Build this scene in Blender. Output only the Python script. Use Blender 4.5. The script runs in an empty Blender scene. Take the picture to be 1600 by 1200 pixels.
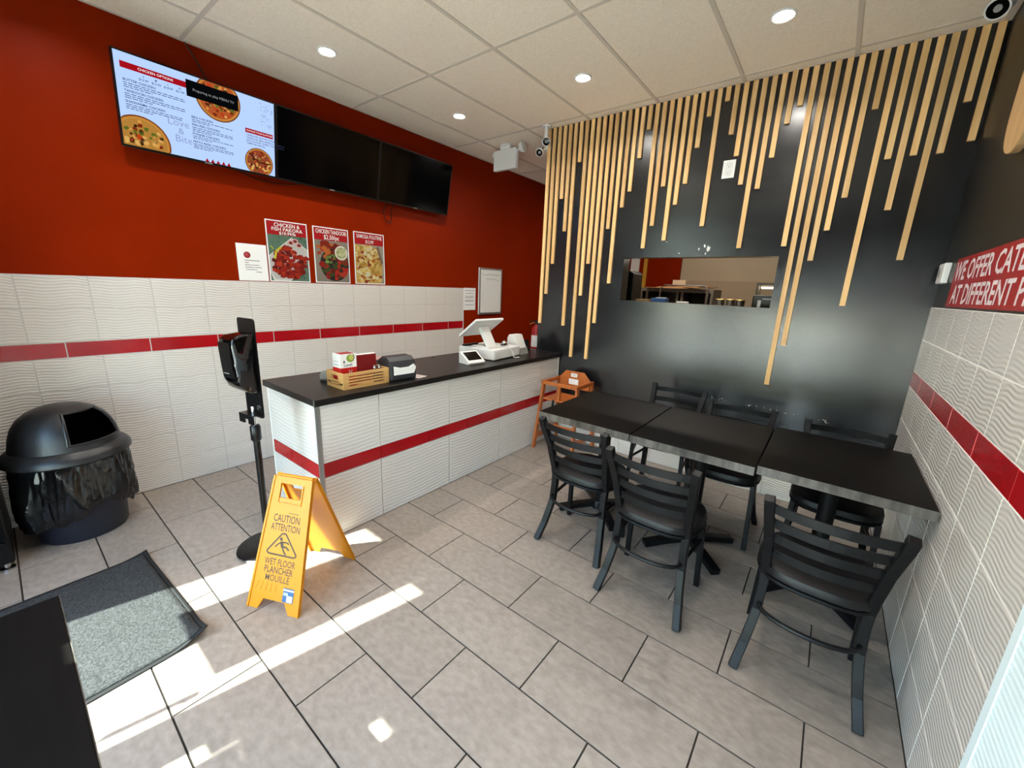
import bpy, math, random
from mathutils import Vector, Matrix
random.seed(7)
S = bpy.context.scene
COL = S.collection
R_ = math.radians

# ------------------------------------------------------------------ camera
def setup_camera():
    yaw, pitch, roll = 0.6579, -0.2364, 0.0407
    cy, sy, cp, sp, cr, sr = (math.cos(yaw), math.sin(yaw), math.cos(pitch), math.sin(pitch),
                              math.cos(roll), math.sin(roll))
    fw = Vector((-sy*cp, cy*cp, sp)); rt = Vector((cy, sy, 0)); up = rt.cross(fw)
    r = rt*cr + up*sr; u = up*cr - rt*sr
    cam = bpy.data.cameras.new('camera')
    cam.sensor_fit = 'HORIZONTAL'; cam.sensor_width = 36; cam.lens = 630.34*36/1600
    cam.clip_start = 0.02
    o = bpy.data.objects.new('camera', cam)
    m = Matrix((r, u, -fw)).transposed().to_4x4()
    m.translation = (3.6274, -3.5556, 1.523)
    o.matrix_world = m
    COL.objects.link(o); S.camera = o
setup_camera()

# ------------------------------------------------------------------ world, sun, exposure
SUN_AZ = (0.208, 0.978); SUN_EL = R_(51)
w = bpy.data.worlds.new('sky'); S.world = w; w.use_nodes = True
nt = w.node_tree; nt.nodes.clear()
sky = nt.nodes.new('ShaderNodeTexSky'); sky.sky_type = 'NISHITA'; sky.sun_disc = False
sky.sun_elevation = SUN_EL; sky.sun_rotation = math.atan2(-SUN_AZ[0], -SUN_AZ[1])
bg = nt.nodes.new('ShaderNodeBackground'); bg.inputs[1].default_value = 1.5
wo = nt.nodes.new('ShaderNodeOutputWorld')
nt.links.new(sky.outputs[0], bg.inputs[0]); nt.links.new(bg.outputs[0], wo.inputs[0])
sl = bpy.data.lights.new('sun', 'SUN'); sl.energy = 31; sl.angle = R_(0.6); sl.color = (1, .95, .86)
so = bpy.data.objects.new('sun', sl); COL.objects.link(so)
so.rotation_euler = Vector((SUN_AZ[0]*math.cos(SUN_EL), SUN_AZ[1]*math.cos(SUN_EL), -math.sin(SUN_EL))).to_track_quat('-Z', 'Y').to_euler()
so.location = (1, -8, 8)
S.view_settings.view_transform = 'Standard'; S.view_settings.look = 'None'
S.view_settings.gamma = 1; S.view_settings.exposure = 0.6
S.view_settings.use_curve_mapping = False

# ------------------------------------------------------------------ materials
def lin(h):
    h = h.lstrip('#'); out = []
    for i in (0, 2, 4):
        c = int(h[i:i+2], 16)/255
        out.append(c/12.92 if c <= .04045 else ((c+.055)/1.055)**2.4)
    return out + [1]
MATS = {}
def N(t, kind, **kw):
    n = t.nodes.new(kind)
    for k, v in kw.items(): setattr(n, k, v)
    return n
def mat(name, col, rough=.5, metal=0., col2=None, nscale=8, stretch=(1, 1, 1), detail=4, bump=0, bscale=None,
        emit=0, spec=.5, rand=0, coat=0, trans=0, rough2=None):
    if name in MATS: return MATS[name]
    m = bpy.data.materials.new(name); m.use_nodes = True
    t = m.node_tree; b = t.nodes['Principled BSDF']
    c = lin(col)
    b.inputs['Base Color'].default_value = c; b.inputs['Roughness'].default_value = rough
    b.inputs['Metallic'].default_value = metal; b.inputs['Specular IOR Level'].default_value = spec
    b.inputs['Coat Weight'].default_value = coat; b.inputs['Coat Roughness'].default_value = .1
    src = None
    if col2 or bump or rough2 is not None:
        tc = N(t, 'ShaderNodeTexCoord'); mp = N(t, 'ShaderNodeMapping')
        mp.inputs['Scale'].default_value = stretch
        t.links.new(tc.outputs['Object'], mp.inputs[0])
        nz = N(t, 'ShaderNodeTexNoise'); nz.inputs['Scale'].default_value = nscale; nz.inputs['Detail'].default_value = detail
        t.links.new(mp.outputs[0], nz.inputs['Vector'])
        if rand:
            oi = N(t, 'ShaderNodeObjectInfo'); cb = N(t, 'ShaderNodeVectorMath', operation='SCALE')
            cb.inputs[0].default_value = (37, 19, 53); t.links.new(oi.outputs['Random'], cb.inputs['Scale'])
            t.links.new(cb.outputs[0], mp.inputs['Location'])
    if col2:
        mr = N(t, 'ShaderNodeMapRange'); mr.inputs[1].default_value = .32; mr.inputs[2].default_value = .68
        t.links.new(nz.outputs[0], mr.inputs[0])
        mx = N(t, 'ShaderNodeMix', data_type='RGBA'); mx.inputs[6].default_value = c; mx.inputs[7].default_value = lin(col2)
        t.links.new(mr.outputs[0], mx.inputs[0]); src = mx.outputs[2]
        if rand:
            hs = N(t, 'ShaderNodeHueSaturation'); mm = N(t, 'ShaderNodeMapRange')
            mm.inputs[3].default_value = 1-rand; mm.inputs[4].default_value = 1+rand
            t.links.new(oi.outputs['Random'], mm.inputs[0]); t.links.new(mm.outputs[0], hs.inputs['Value'])
            t.links.new(src, hs.inputs['Color']); src = hs.outputs[0]
        t.links.new(src, b.inputs['Base Color'])
    if rough2 is not None:
        mr2 = N(t, 'ShaderNodeMapRange'); mr2.inputs[1].default_value = .35; mr2.inputs[2].default_value = .65
        mr2.inputs[3].default_value = rough; mr2.inputs[4].default_value = rough2
        t.links.new(nz.outputs[0], mr2.inputs[0]); t.links.new(mr2.outputs[0], b.inputs['Roughness'])
    if bump:
        n2 = N(t, 'ShaderNodeTexNoise'); n2.inputs['Scale'].default_value = bscale or nscale*6; n2.inputs['Detail'].default_value = 3
        t.links.new(mp.outputs[0], n2.inputs['Vector'])
        bp = N(t, 'ShaderNodeBump'); bp.inputs['Strength'].default_value = min(1, bump); bp.inputs['Distance'].default_value = .003
        t.links.new(n2.outputs[0], bp.inputs['Height']); t.links.new(bp.outputs[0], b.inputs['Normal'])
    if emit:
        b.inputs['Emission Color'].default_value = c; b.inputs['Emission Strength'].default_value = emit
    if trans:
        tr = N(t, 'ShaderNodeBsdfTranslucent'); tr.inputs[0].default_value = c
        ms = N(t, 'ShaderNodeMixShader'); ms.inputs[0].default_value = trans
        t.links.new(b.outputs[0], ms.inputs[1]); t.links.new(tr.outputs[0], ms.inputs[2])
        t.links.new(ms.outputs[0], t.nodes['Material Output'].inputs[0])
    MATS[name] = m
    return m
def emat(name, col, s):
    if name in MATS: return MATS[name]
    m = bpy.data.materials.new(name); m.use_nodes = True; t = m.node_tree; t.nodes.clear()
    e = N(t, 'ShaderNodeEmission'); e.inputs[0].default_value = lin(col); e.inputs[1].default_value = s
    o = N(t, 'ShaderNodeOutputMaterial'); t.links.new(e.outputs[0], o.inputs[0]); MATS[name] = m
    return m
def wave_tile(name, col, period=.0175, amp=.46, wl=.19, strength=.42, rough=.15):
    m = bpy.data.materials.new(name); m.use_nodes = True; t = m.node_tree; b = t.nodes['Principled BSDF']
    b.inputs['Base Color'].default_value = lin(col); b.inputs['Roughness'].default_value = rough
    tc = N(t, 'ShaderNodeTexCoord'); sp = N(t, 'ShaderNodeSeparateXYZ'); t.links.new(tc.outputs['Object'], sp.inputs[0])
    def M(op, a, c=None):
        n = N(t, 'ShaderNodeMath', operation=op)
        for i, v in enumerate((a, c)):
            if v is None: continue
            if isinstance(v, (int, float)): n.inputs[i].default_value = v
            else: t.links.new(v, n.inputs[i])
        return n.outputs[0]
    u = M('ADD', sp.outputs[0], sp.outputs[1])
    nz = N(t, 'ShaderNodeTexNoise'); nz.inputs['Scale'].default_value = 5; t.links.new(tc.outputs['Object'], nz.inputs['Vector'])
    s1 = M('MULTIPLY', M('SINE', M('ADD', M('MULTIPLY', u, 2*math.pi/wl), M('MULTIPLY', nz.outputs[0], 4))), amp*2*math.pi*.6)
    h = M('SINE', M('ADD', M('ADD', M('MULTIPLY', sp.outputs[2], 2*math.pi/period), s1), M('MULTIPLY', nz.outputs[0], 5)))
    bp = N(t, 'ShaderNodeBump'); bp.inputs['Strength'].default_value = strength; bp.inputs['Distance'].default_value = .0016
    t.links.new(h, bp.inputs['Height']); t.links.new(bp.outputs[0], b.inputs['Normal'])
    MATS[name] = m
    return m
def glass_mat(name='clear_glass', tint='#eef6f4'):
    if name in MATS: return MATS[name]
    m = bpy.data.materials.new(name); m.use_nodes = True; t = m.node_tree; t.nodes.clear()
    tr = N(t, 'ShaderNodeBsdfTransparent'); tr.inputs[0].default_value = lin(tint)
    gl = N(t, 'ShaderNodeBsdfGlossy'); gl.inputs['Roughness'].default_value = .02
    lw = N(t, 'ShaderNodeLayerWeight'); pw = N(t, 'ShaderNodeMath', operation='POWER'); pw.inputs[1].default_value = 4
    fr = N(t, 'ShaderNodeMath', operation='MULTIPLY_ADD'); fr.inputs[1].default_value = .85; fr.inputs[2].default_value = .04
    t.links.new(lw.outputs['Facing'], pw.inputs[0]); t.links.new(pw.outputs[0], fr.inputs[0])
    mx = N(t, 'ShaderNodeMixShader'); o = N(t, 'ShaderNodeOutputMaterial')
    t.links.new(fr.outputs[0], mx.inputs[0]); t.links.new(tr.outputs[0], mx.inputs[1]); t.links.new(gl.outputs[0], mx.inputs[2])
    t.links.new(mx.outputs[0], o.inputs[0]); MATS[name] = m
    return m

M_floor = mat('floor_tile', '#9a8f86', .36, col2='#877d75', nscale=26, detail=12, rand=.045, bump=.12, bscale=60, stretch=(1, 1.6, 1))
M_grout = mat('dark_grout', '#2c2724', .9)
M_white_tile = wave_tile('white_wave_tile', '#d1ccc7')
M_counter_tile = wave_tile('counter_wave_tile', '#d3cfcb', period=.024, amp=.35, wl=.55, strength=.4, rough=.14)
M_red_tile = mat('red_glazed_tile', '#a8121a', .12, col2='#9c0f17', nscale=3)
M_tile_grout = mat('light_grout', '#c4c0bb', .85)
M_tile_grout2 = mat('white_grout', '#e9e7e3', .85)
M_red_wall = mat('red_wall_paint', '#841f01', .42, col2='#7c1d01', spec=.04, nscale=2, bump=.1, bscale=250)
M_black_wall = mat('black_wall_paint', '#101216', .21, spec=.75, col2='#14161a', nscale=1.1, detail=3, rough2=.27, bump=.05, bscale=120, stretch=(1, 1, 3))
M_black_wall2 = mat('black_side_paint', '#161617', .36, col2='#1b1a19', nscale=3, bump=.05, bscale=180)
M_ceil = mat('mineral_ceiling_tile', '#fcf0e0', .95, col2='#f2e4d1', nscale=90, bump=.5, bscale=160)
M_rail = mat('ceiling_rail_paint', '#d6cabb', .6)
M_slat = mat('pine_slat', '#f0c88c', .5, col2='#e0b172', nscale=4, stretch=(9, 9, .8), detail=6, rand=.17)
M_beige = mat('beige_wall', '#b9a88e', .8, col2='#b3a288', nscale=2)
M_tan = mat('tan_panel', '#a9957c', .7)
M_alu = mat('brushed_aluminium', '#b9b9b8', .35, .9)
M_dark_alu = mat('dark_storefront_metal', '#2a2a2b', .4, .6)
M_white_paint = mat('white_paint', '#e6e4e0', .5)
M_blk_metal = mat('black_powder_coat', '#0b0c0e', .38, spec=.2, col2='#0e0f12', nscale=20, bump=.15, bscale=300)
M_vinyl = mat('black_vinyl', '#0c0c0f', .42, spec=.3, bump=.2, nscale=10, bscale=180)
M_table = mat('dark_walnut_laminate', '#141211', .42, spec=.06, col2='#100e0e', nscale=6, stretch=(1, 12, 1), detail=6)
M_table_edge = mat('worn_glint_edge_band', '#45423f', .26, col2='#6b6762', nscale=9, stretch=(3, 3, 1))  # pale grey includes window light reflected off the worn front edges
M_counter_top = mat('dark_counter_laminate', '#191716', .33, spec=.2, col2='#211e1d', nscale=7, stretch=(6, 1, 1), detail=6)
M_raw_wood = mat('raw_plywood', '#c9a067', .7)
M_yellow = mat('yellow_plastic', '#e0930a', .4, trans=.25)
M_ink = mat('dark_print', '#4a4030', .7)
M_bin = mat('navy_bin_plastic', '#1a1d29', .45)
M_lid = mat('black_lid_plastic', '#1b1b1d', .36, bump=.15, nscale=12, bscale=140)
M_bag = mat('black_bin_liner', '#0a0a0b', .17, bump=1, nscale=5, bscale=18)
M_painted_shade = mat('painted_shade_inside', '#010101', 1, spec=0)  # black without sheen, puts the shade of a hollow into the colour
M_black_pl = mat('black_plastic', '#0b0b0c', .3, spec=.35)
M_gloss_black = mat('gloss_black', '#060607', .06, coat=.5)
M_white_pl = mat('white_plastic', '#e4e4e2', .4)
M_grey_pl = mat('grey_plastic', '#8d8d8a', .45)
M_chrome = mat('chrome', '#c8c8c8', .15, 1)
M_mat_pile = mat('charcoal_mat_pile', '#141516', .95, col2='#3a3c3e', nscale=150, detail=2, bump=1, bscale=120)
M_rubber = mat('mat_rubber_edge', '#1d1e20', .65, spec=.3)
M_orange_wood = mat('stained_orange_wood', '#b5642a', .38, col2='#a25420', nscale=6, stretch=(4, 4, 1), detail=5)
M_bamboo = mat('bamboo', '#d0a468', .5, col2='#c3955a', nscale=8, stretch=(8, 1, 8))
M_paper = mat('white_paper', '#e9e9e8', .7)
M_red_print = mat('red_print', '#b3141b', .5)
M_steel = mat('stainless_steel', '#9a9792', .3, .9)
M_card = mat('cardboard', '#a98259', .9)
M_blue = mat('blue_box_card', '#2a5c9c', .6)
M_gold = mat('gold_lid', '#c9a95c', .3, .9)
M_banner = mat('red_banner_vinyl', '#a5161d', .35)
M_banner_txt = mat('banner_lettering', '#e2d6d8', .5)

# ------------------------------------------------------------------ mesh builder
class MB:
    def __init__(s): s.v = []; s.f = []; s.mi = []; s.cur = 0
    def add(s, vs, fs):
        o = len(s.v); s.v += [tuple(v) for v in vs]
        for f in fs: s.f.append(tuple(i+o for i in f)); s.mi.append(s.cur)
        return s
    def box(s, a, b):
        x0, y0, z0 = a; x1, y1, z1 = b
        return s.add([(x0,y0,z0),(x1,y0,z0),(x1,y1,z0),(x0,y1,z0),(x0,y0,z1),(x1,y0,z1),(x1,y1,z1),(x0,y1,z1)],
                     [(0,3,2,1),(4,5,6,7),(0,1,5,4),(1,2,6,5),(2,3,7,6),(3,0,4,7)])
    def obox(s, c, ax, ay, az, hx, hy, hz):
        c = Vector(c); ax = Vector(ax).normalized()*hx; ay = Vector(ay).normalized()*hy; az = Vector(az).normalized()*hz
        vs = [c+ax*i+ay*j+az*k for k in (-1,1) for i, j in ((-1,-1),(1,-1),(1,1),(-1,1))]
        return s.add(vs, [(0,3,2,1),(4,5,6,7),(0,1,5,4),(1,2,6,5),(2,3,7,6),(3,0,4,7)])
    def prism(s, poly, O, A, B, Nn, d0, d1):
        O, A, B, Nn = map(Vector, (O, A, B, Nn)); n = len(poly)
        vs = [O+A*p[0]+B*p[1]+Nn*d for d in (d0, d1) for p in poly]
        fs = [tuple(range(n-1, -1, -1)), tuple(range(n, 2*n))] + [(i, (i+1) % n, (i+1) % n+n, i+n) for i in range(n)]
        return s.add(vs, fs)
    def sweep(s, path, prof, up=(0,0,1), cap=True, closed=False, scale=None):
        P = [Vector(p) for p in path]; n = len(P); k = len(prof); vs = []
        for i, p in enumerate(P):
            if closed: t = P[(i+1) % n]-P[i-1]
            else: t = P[min(i+1, n-1)]-P[max(i-1, 0)]
            t.normalize(); u = Vector(up)
            if abs(t.dot(u)) > .98: u = Vector((0, 1, 0)) if abs(t.y) < .9 else Vector((1, 0, 0))
            a = t.cross(u).normalized(); b = a.cross(t).normalized(); sc = scale[i] if scale else 1
            vs += [p+a*q[0]*sc+b*q[1]*sc for q in prof]
        fs = []
        for i in range(n if closed else n-1):
            j = (i+1) % n
            for q in range(k): fs.append((i*k+q, i*k+(q+1) % k, j*k+(q+1) % k, j*k+q))
        if cap and not closed: fs += [tuple(range(k-1, -1, -1)), tuple((n-1)*k+q for q in range(k))]
        return s.add(vs, fs)
    def tube(s, path, r, seg=10, **kw):
        return s.sweep(path, [(r*math.cos(2*math.pi*i/seg), r*math.sin(2*math.pi*i/seg)) for i in range(seg)], **kw)
    def sq(s, path, w, h, **kw):
        return s.sweep(path, [(-w/2,-h/2),(w/2,-h/2),(w/2,h/2),(-w/2,h/2)], **kw)
    def lathe(s, prof, c=(0,0,0), seg=32, fn=None, skip=None):
        vs = []; fs = []; n = len(prof)
        for j, (r, z) in enumerate(prof):
            for i in range(seg):
                a = 2*math.pi*i/seg; rr, zz = (r, z) if fn is None else fn(r, z, a, j)
                vs.append((c[0]+rr*math.cos(a), c[1]+rr*math.sin(a), c[2]+zz))
        for j in range(n-1):
            for i in range(seg):
                if skip and skip(j, i): continue
                fs.append((j*seg+i, j*seg+(i+1) % seg, (j+1)*seg+(i+1) % seg, (j+1)*seg+i))
        if prof[0][0] > 1e-4 and not skip and fn is None: fs.append(tuple(range(seg-1, -1, -1)))
        if prof[-1][0] > 1e-4 and not skip and fn is None: fs.append(tuple((n-1)*seg+i for i in range(seg)))
        return s.add(vs, fs)
    def build(s, name, m, parent=None, smooth=False, bevel=0, loc=None):
        me = bpy.data.meshes.new(name); me.from_pydata(s.v, [], s.f); 
        for x in (m if isinstance(m, (list, tuple)) else [m]): me.materials.append(x)
        me.polygons.foreach_set('material_index', s.mi)
        me.validate()
        if smooth:
            me.polygons.foreach_set('use_smooth', [True]*len(me.polygons)); me.set_sharp_from_angle(angle=R_(40))
        o = bpy.data.objects.new(name, me); COL.objects.link(o)
        if parent: o.parent = parent
        if loc: o.location = loc
        if bevel:
            b = o.modifiers.new('bevel', 'BEVEL'); b.width = bevel; b.segments = 2; b.limit_method = 'ANGLE'; b.angle_limit = R_(50)
        return o
def tag(o, label=None, cat=None, group=None, kind=None):
    if label: o['label'] = label
    if cat: o['category'] = cat
    if group: o['group'] = group
    if kind: o['kind'] = kind
    return o
def thing(name, label, cat, loc=(0,0,0), rz=0, group=None):
    o = bpy.data.objects.new(name, None); COL.objects.link(o); o.location = loc; o.rotation_euler = (0, 0, rz)
    o.empty_display_size = .1
    return tag(o, label, cat, group)
def copy_tree(o, parent=None):
    c = o.copy(); COL.objects.link(c); c.parent = parent
    for ch in list(o.children): copy_tree(ch, c)
    return c
def link_mesh(name, me, parent, loc):
    o = bpy.data.objects.new(name, me); COL.objects.link(o); o.parent = parent; o.location = loc; return o

_tc = {}
def text_geo(s, bold):
    k = (s, bold)
    if k in _tc: return _tc[k]
    cu = bpy.data.curves.new('t', 'FONT'); cu.body = s; cu.size = 1; cu.offset = bold; cu.resolution_u = 2
    ob = bpy.data.objects.new('t', cu); COL.objects.link(ob)
    bpy.context.view_layer.update()
    me = bpy.data.meshes.new_from_object(ob.evaluated_get(bpy.context.evaluated_depsgraph_get()))
    vs = [(v.co.x, v.co.y) for v in me.vertices]; fs = [tuple(p.vertices) for p in me.polygons]
    bpy.data.objects.remove(ob); bpy.data.curves.remove(cu); bpy.data.meshes.remove(me)
    _tc[k] = (vs, fs); return _tc[k]
class Print(MB):
    """flat print on a plane: O origin, A right, B up, n normal"""
    def __init__(s, O, A, B, n=None, step=.0004):
        super().__init__(); s.O, s.A, s.B = Vector(O), Vector(A).normalized(), Vector(B).normalized()
        s.n = Vector(n).normalized() if n else s.A.cross(s.B).normalized(); s.lv = 1; s.step = step; s.ms = []
    def use(s, m):
        if m not in s.ms: s.ms.append(m)
        s.cur = s.ms.index(m); return s
    def P(s, x, y): return s.O+s.A*x+s.B*y+s.n*(s.lv*s.step)
    def poly(s, pts, m): s.use(m); s.add([s.P(*p) for p in pts], [tuple(range(len(pts)))]); return s
    def quad(s, x0, y0, x1, y1, m): return s.poly([(x0,y0),(x1,y0),(x1,y1),(x0,y1)], m)
    def disc(s, cx, cy, rx, m, ry=None, seg=20, jit=0, a0=0, a1=360):
        ry = ry or rx; full = a1-a0 >= 360; pts = []
        for i in range(seg if full else seg+1):
            a = R_(a0+(a1-a0)*i/seg); q = 1+random.uniform(-jit, jit); pts.append((cx+rx*q*math.cos(a), cy+ry*q*math.sin(a)))
        if not full: pts.append((cx, cy))
        return s.poly(pts, m)
    def stroke(s, pts, w, m):
        for (x0, y0), (x1, y1) in zip(pts, pts[1:]):
            d = Vector((x1-x0, y1-y0)); d.normalize(); nx, ny = -d.y*w/2, d.x*w/2
            s.poly([(x0-nx, y0-ny), (x1-nx, y1-ny), (x1+nx, y1+ny), (x0+nx, y0+ny)], m)
        return s
    def up(s): s.lv += 1; return s
    def text(s, t, cx, cy, h, m, width=None, align='C', bold=0.0):
        vs, fs = text_geo(t, bold)
        if not vs: return s
        xs = [v[0] for v in vs]; ys = [v[1] for v in vs]; x0, x1, y0, y1 = min(xs), max(xs), 0, .69
        ky = h/(y1-y0); kx = ky if width is None else width/(x1-x0); W = (x1-x0)*kx
        ox = cx-W/2 if align == 'C' else cx
        s.use(m); s.add([s.P(ox+(v[0]-x0)*kx, cy-h/2+v[1]*ky) for v in vs], fs); return s
    def make(s, name, parent): 
        return s.build(name, s.ms, parent)

W, H = 4.0892, 2.987
YF = -4.30

# ------------------------------------------------------------------ floor
def chip(a, b, ax, sgn, inset=.0015):
    """tile solid between corners a,b, its show face towards sgn*ax slightly chamfered; centred on its own origin"""
    c = [(a[i]+b[i])/2 for i in range(3)]; h = [(b[i]-a[i])/2 for i in range(3)]
    vs = []
    for z in (-1, 1):
        for i, j in ((-1,-1),(1,-1),(1,1),(-1,1)):
            q = [0, 0, 0]; oth = [k for k in range(3) if k != ax]; top = (z == sgn)
            q[ax] = z*h[ax]
            q[oth[0]] = i*(h[oth[0]]-(inset if top else 0)); q[oth[1]] = j*(h[oth[1]]-(inset if top else 0))
            vs.append(tuple(q))
    fs = [(0,3,2,1),(4,5,6,7),(0,1,5,4),(1,2,6,5),(2,3,7,6),(3,0,4,7)]
    if ax == 1: fs = [f[::-1] for f in fs]
    return c, [round(x, 4) for x in h], vs, fs
_tm = {}
def tile(name, a, b, ax, sgn, m, parent, inset=.0015):
    c, h, vs, fs = chip(a, b, ax, sgn, inset)
    k = (name, tuple(h), ax, sgn, m.name)
    if k not in _tm:
        me = bpy.data.meshes.new(name); me.from_pydata(vs, [], fs); me.materials.append(m); _tm[k] = me
    return link_mesh(name, _tm[k], parent, c)

fl = MB(); fl.box((-.02, YF-.1, -.06), (W+.05, 3.6, -.0045))
floor = tag(fl.build('floor', M_grout), kind='structure')
FP, FL = .2908, .588
for k in range(-6, 22):
    y0 = -2.8088+FP*k; y1 = y0+FP
    if y1 < YF+.03 or y0 > 3.4: continue
    ya, yb = max(y0, YF)+.0024, min(y1, 3.44)-.0024
    off = 2.0445 if k % 2 == 0 else 1.7465
    for j in range(-5, 6):
        xa, xb = max(off+FL*j, .002)+.0022, min(off+FL*(j+1), W)-.0022
        if xb-xa < .015: continue
        tile('floor_tile', (xa, ya, -.02), (xb, yb, 0), 2, 1, M_floor, floor, .001)

# ------------------------------------------------------------------ walls
def rows_cols(parent, x, ax, sgn, ys, rows, m, name, th=.008, gap=.0018):
    """tiles in plane axis ax at x; ys joints along other axis, rows z joints"""
    for y0, y1 in zip(ys, ys[1:]):
        if y1-y0 < .012: continue
        for z0, z1 in zip(rows, rows[1:]):
            a = [0, 0, z0+gap]; b = [0, 0, z1-gap]; o = 1-ax
            a[ax] = x-th if sgn > 0 else x; b[ax] = x if sgn > 0 else x+th
            a[o] = y0+gap; b[o] = y1-gap
            tile(name, a, b, ax, sgn, m, parent)
def joints(lo, hi, start, p):
    k0 = math.ceil((lo-start)/p+1e-6); out = [lo]
    while start+p*k0 < hi-1e-6: out.append(start+p*k0); k0 += 1
    return out+[hi]
wl = MB(); wl.box((-.15, YF-.1, 0), (-.006, 3.6, H+.1))
wall_left = tag(wl.build('wall_left', [M_red_wall]), kind='structure')
g = MB(); g.box((-.006, YF, 0), (-.002, .082, 1.4835)); g.build('tile_bed', M_tile_grout, wall_left)
ysl = joints(YF, .082, -3.4546, .2942)
rows_cols(wall_left, 0, 0, 1, ysl, [.0, .19, .39, .59, .791, .993], M_white_tile, 'tile')
rows_cols(wall_left, 0, 0, 1, ysl, [1.0874, 1.289, 1.4841], M_white_tile, 'tile')
rows_cols(wall_left, 0, 0, 1, joints(YF, .082, -3.3102, .3928), [.993, 1.0874], M_red_tile, 'border_tile')
g = MB(); g.box((-.006, .082, 0), (.002, .089, 1.4841)); g.build('edge_trim', M_white_paint, wall_left)

wr = MB(); wr.box((W+.006, YF-.1, 0), (W+.15, 3.6, H+.1))
wall_right = tag(wr.build('wall_right', M_black_wall2), kind='structure')
g = MB(); g.box((W+.002, YF, 0), (W+.006, 0, 1.5015)); g.build('tile_bed', M_tile_grout2, wall_right)
ysr = joints(YF, 0, -.0863, .3012)
rows_cols(wall_right, W, 0, -1, ysr, [0, .2, .4, .6, .8, 1.0067], M_white_tile, 'tile')
rows_cols(wall_right, W, 0, -1, ysr, [1.1062, 1.3036, 1.5017], M_white_tile, 'tile')
rows_cols(wall_right, W, 0, -1, joints(YF, 0, -.33, .4), [1.0067, 1.1062], M_red_tile, 'border_tile')

# back wall with pass-through opening
OX0, OX1, OZ0, OZ1, WX0 = 2.0825, 3.2505, 1.4435, 1.8125, 1.195
wb = MB()
wb.box((WX0, 0, 0), (OX0, .13, H+.02)); wb.box((OX1, 0, 0), (W+.006, .13, H+.02))
wb.box((OX0, 0, 0), (OX1, .13, OZ0)); wb.box((OX0, 0, OZ1), (OX1, .13, H+.02))
wall_back = tag(wb.build('wall_back', M_black_wall), kind='structure')
rows_cols(wall_back, -.0, 1, -1, joints(1.50, W-.003, 1.62, .3), [.002, .3], M_white_tile, 'base_tile') if False else None
g = MB(); g.box((1.50, -.004, 0), (W-.002, 0, .30)); g.build('tile_bed', M_tile_grout, wall_back)
for xa, xb in zip(joints(1.50, W-.003, 1.62, .3), joints(1.50, W-.003, 1.62, .3)[1:]):
    tile('base_tile', (xa+.0018, -.010, .002), (xb-.0018, -.004, .30), 1, -1, M_white_tile, wall_back)
SL = [1.165,1.466,1.762,2.358,2.063,1.163,2.655,.859,1.465,1.761,.861,1.217,2.061,1.588,2.233,2.356,2.606,2.81,1.888,2.067,
      2.364,1.947,2.217,2.365,2.613,2.816,2.042,2.892,2.665,2.515,2.316,1.872,2.276,2.472,2.672,2.769,1.878,.88,1.184,1.779,
      1.973,2.171,2.668,1.486,2.374,2.078,2.378,1.78,2.373,2.624,2.419]
for i, z in enumerate(SL):
    x = 1.222+(4.062-1.222)*i/50
    s_ = MB().box((-.0155, -.0175, -(H-.003-z)/2), (.0155, 0, (H-.003-z)/2))
    s_.build('slat', M_slat, wall_back, loc=(x, -.0002, (H-.003+z)/2))
# chipped paint by the opening and scuffs behind the chairs
ch = Print((0, 0, 0), (1, 0, 0), (0, 0, 1), (0, -1, 0), .0008)
M_chip = mat('chipped_plaster', '#d9d8d4', .8)
for cx, cz, r, q in ((2.70, 1.872, .010, 6), (2.74, 1.896, .012, 7), (2.768, 1.873, .021, 8), (2.752, 1.838, .009, 6), (2.55, 1.842, .006, 5), (2.44, 1.935, .005, 5)):
    ch.disc(cx, cz, r*.7, M_chip, r, seg=q+3, jit=.3)
for i in range(46):
    x = random.choice((random.uniform(2.5, 3.08), random.uniform(3.2, 3.75))); ch.disc(x, .715-.03*(x-2.5)+random.gauss(0, .006), random.uniform(.001, .004), M_chip, seg=6, jit=.3)
tag(ch.make('chipped_paint', wall_back), kind='stuff')

# kitchen beyond the opening
wk = MB(); wk.box((1.56, 3.5, 0), (W+.1, 3.6, H)); wk.box((2.6, .13, 0), (2.6, .13, 0))
wall_kitchen = tag(wk.build('wall_kitchen', M_beige), kind='structure')
g = MB(); g.box((1.565, 3.485, 0), (W, 3.5, 1.735)); g.build('lower_panel', M_tan, wall_kitchen)
g = MB(); g.box((-.02, 3.44, 0), (1.56, 3.6, H)); g.build('red_section', M_red_wall, wall_kitchen)
g = MB(); g.box((.965, 3.40, 0), (1.02, 3.44, H)); g.build('yellow_corner_guard', mat('yellow_guard', '#c9922a', .5), wall_kitchen)
g = MB(); g.box((.74, 3.40, 0), (.88, 3.44, H)); g.build('door_frame', M_white_paint, wall_kitchen)

# ------------------------------------------------------------------ ceiling
cb = MB(); cb.box((-.02, YF-.1, H+.012), (W+.05, 3.6, H+.1))
ceiling = tag(cb.build('ceiling', M_rail), kind='structure')
CX = joints(0, W, .4175, .6096); CY = joints(YF, 3.55, -.1101, 1.206)
for x0, x1 in zip(CX, CX[1:]):
    for y0, y1 in zip(CY, CY[1:]):
        tile('ceiling_tile', (x0+.009, y0+.009, H+.0035), (x1-.009, y1-.009, H+.016), 2, -1, M_ceil, ceiling, .003)
for x in CX[1:-1]: MB().box((x-.012, YF, H-.001), (x+.012, 3.5, H+.004)).build('ceiling_rail', M_rail, ceiling)
for y in CY[1:-1]:
    for x0, x1 in zip(CX, CX[1:]):
        MB().box((x0+.012, y-.012, H-.0005), (x1-.012, y+.012, H+.004)).build('ceiling_rail', M_rail, ceiling)
MB().box((0, YF, H-.002), (.02, 3.5, H+.004)).build('wall_angle', M_rail, ceiling)
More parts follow.
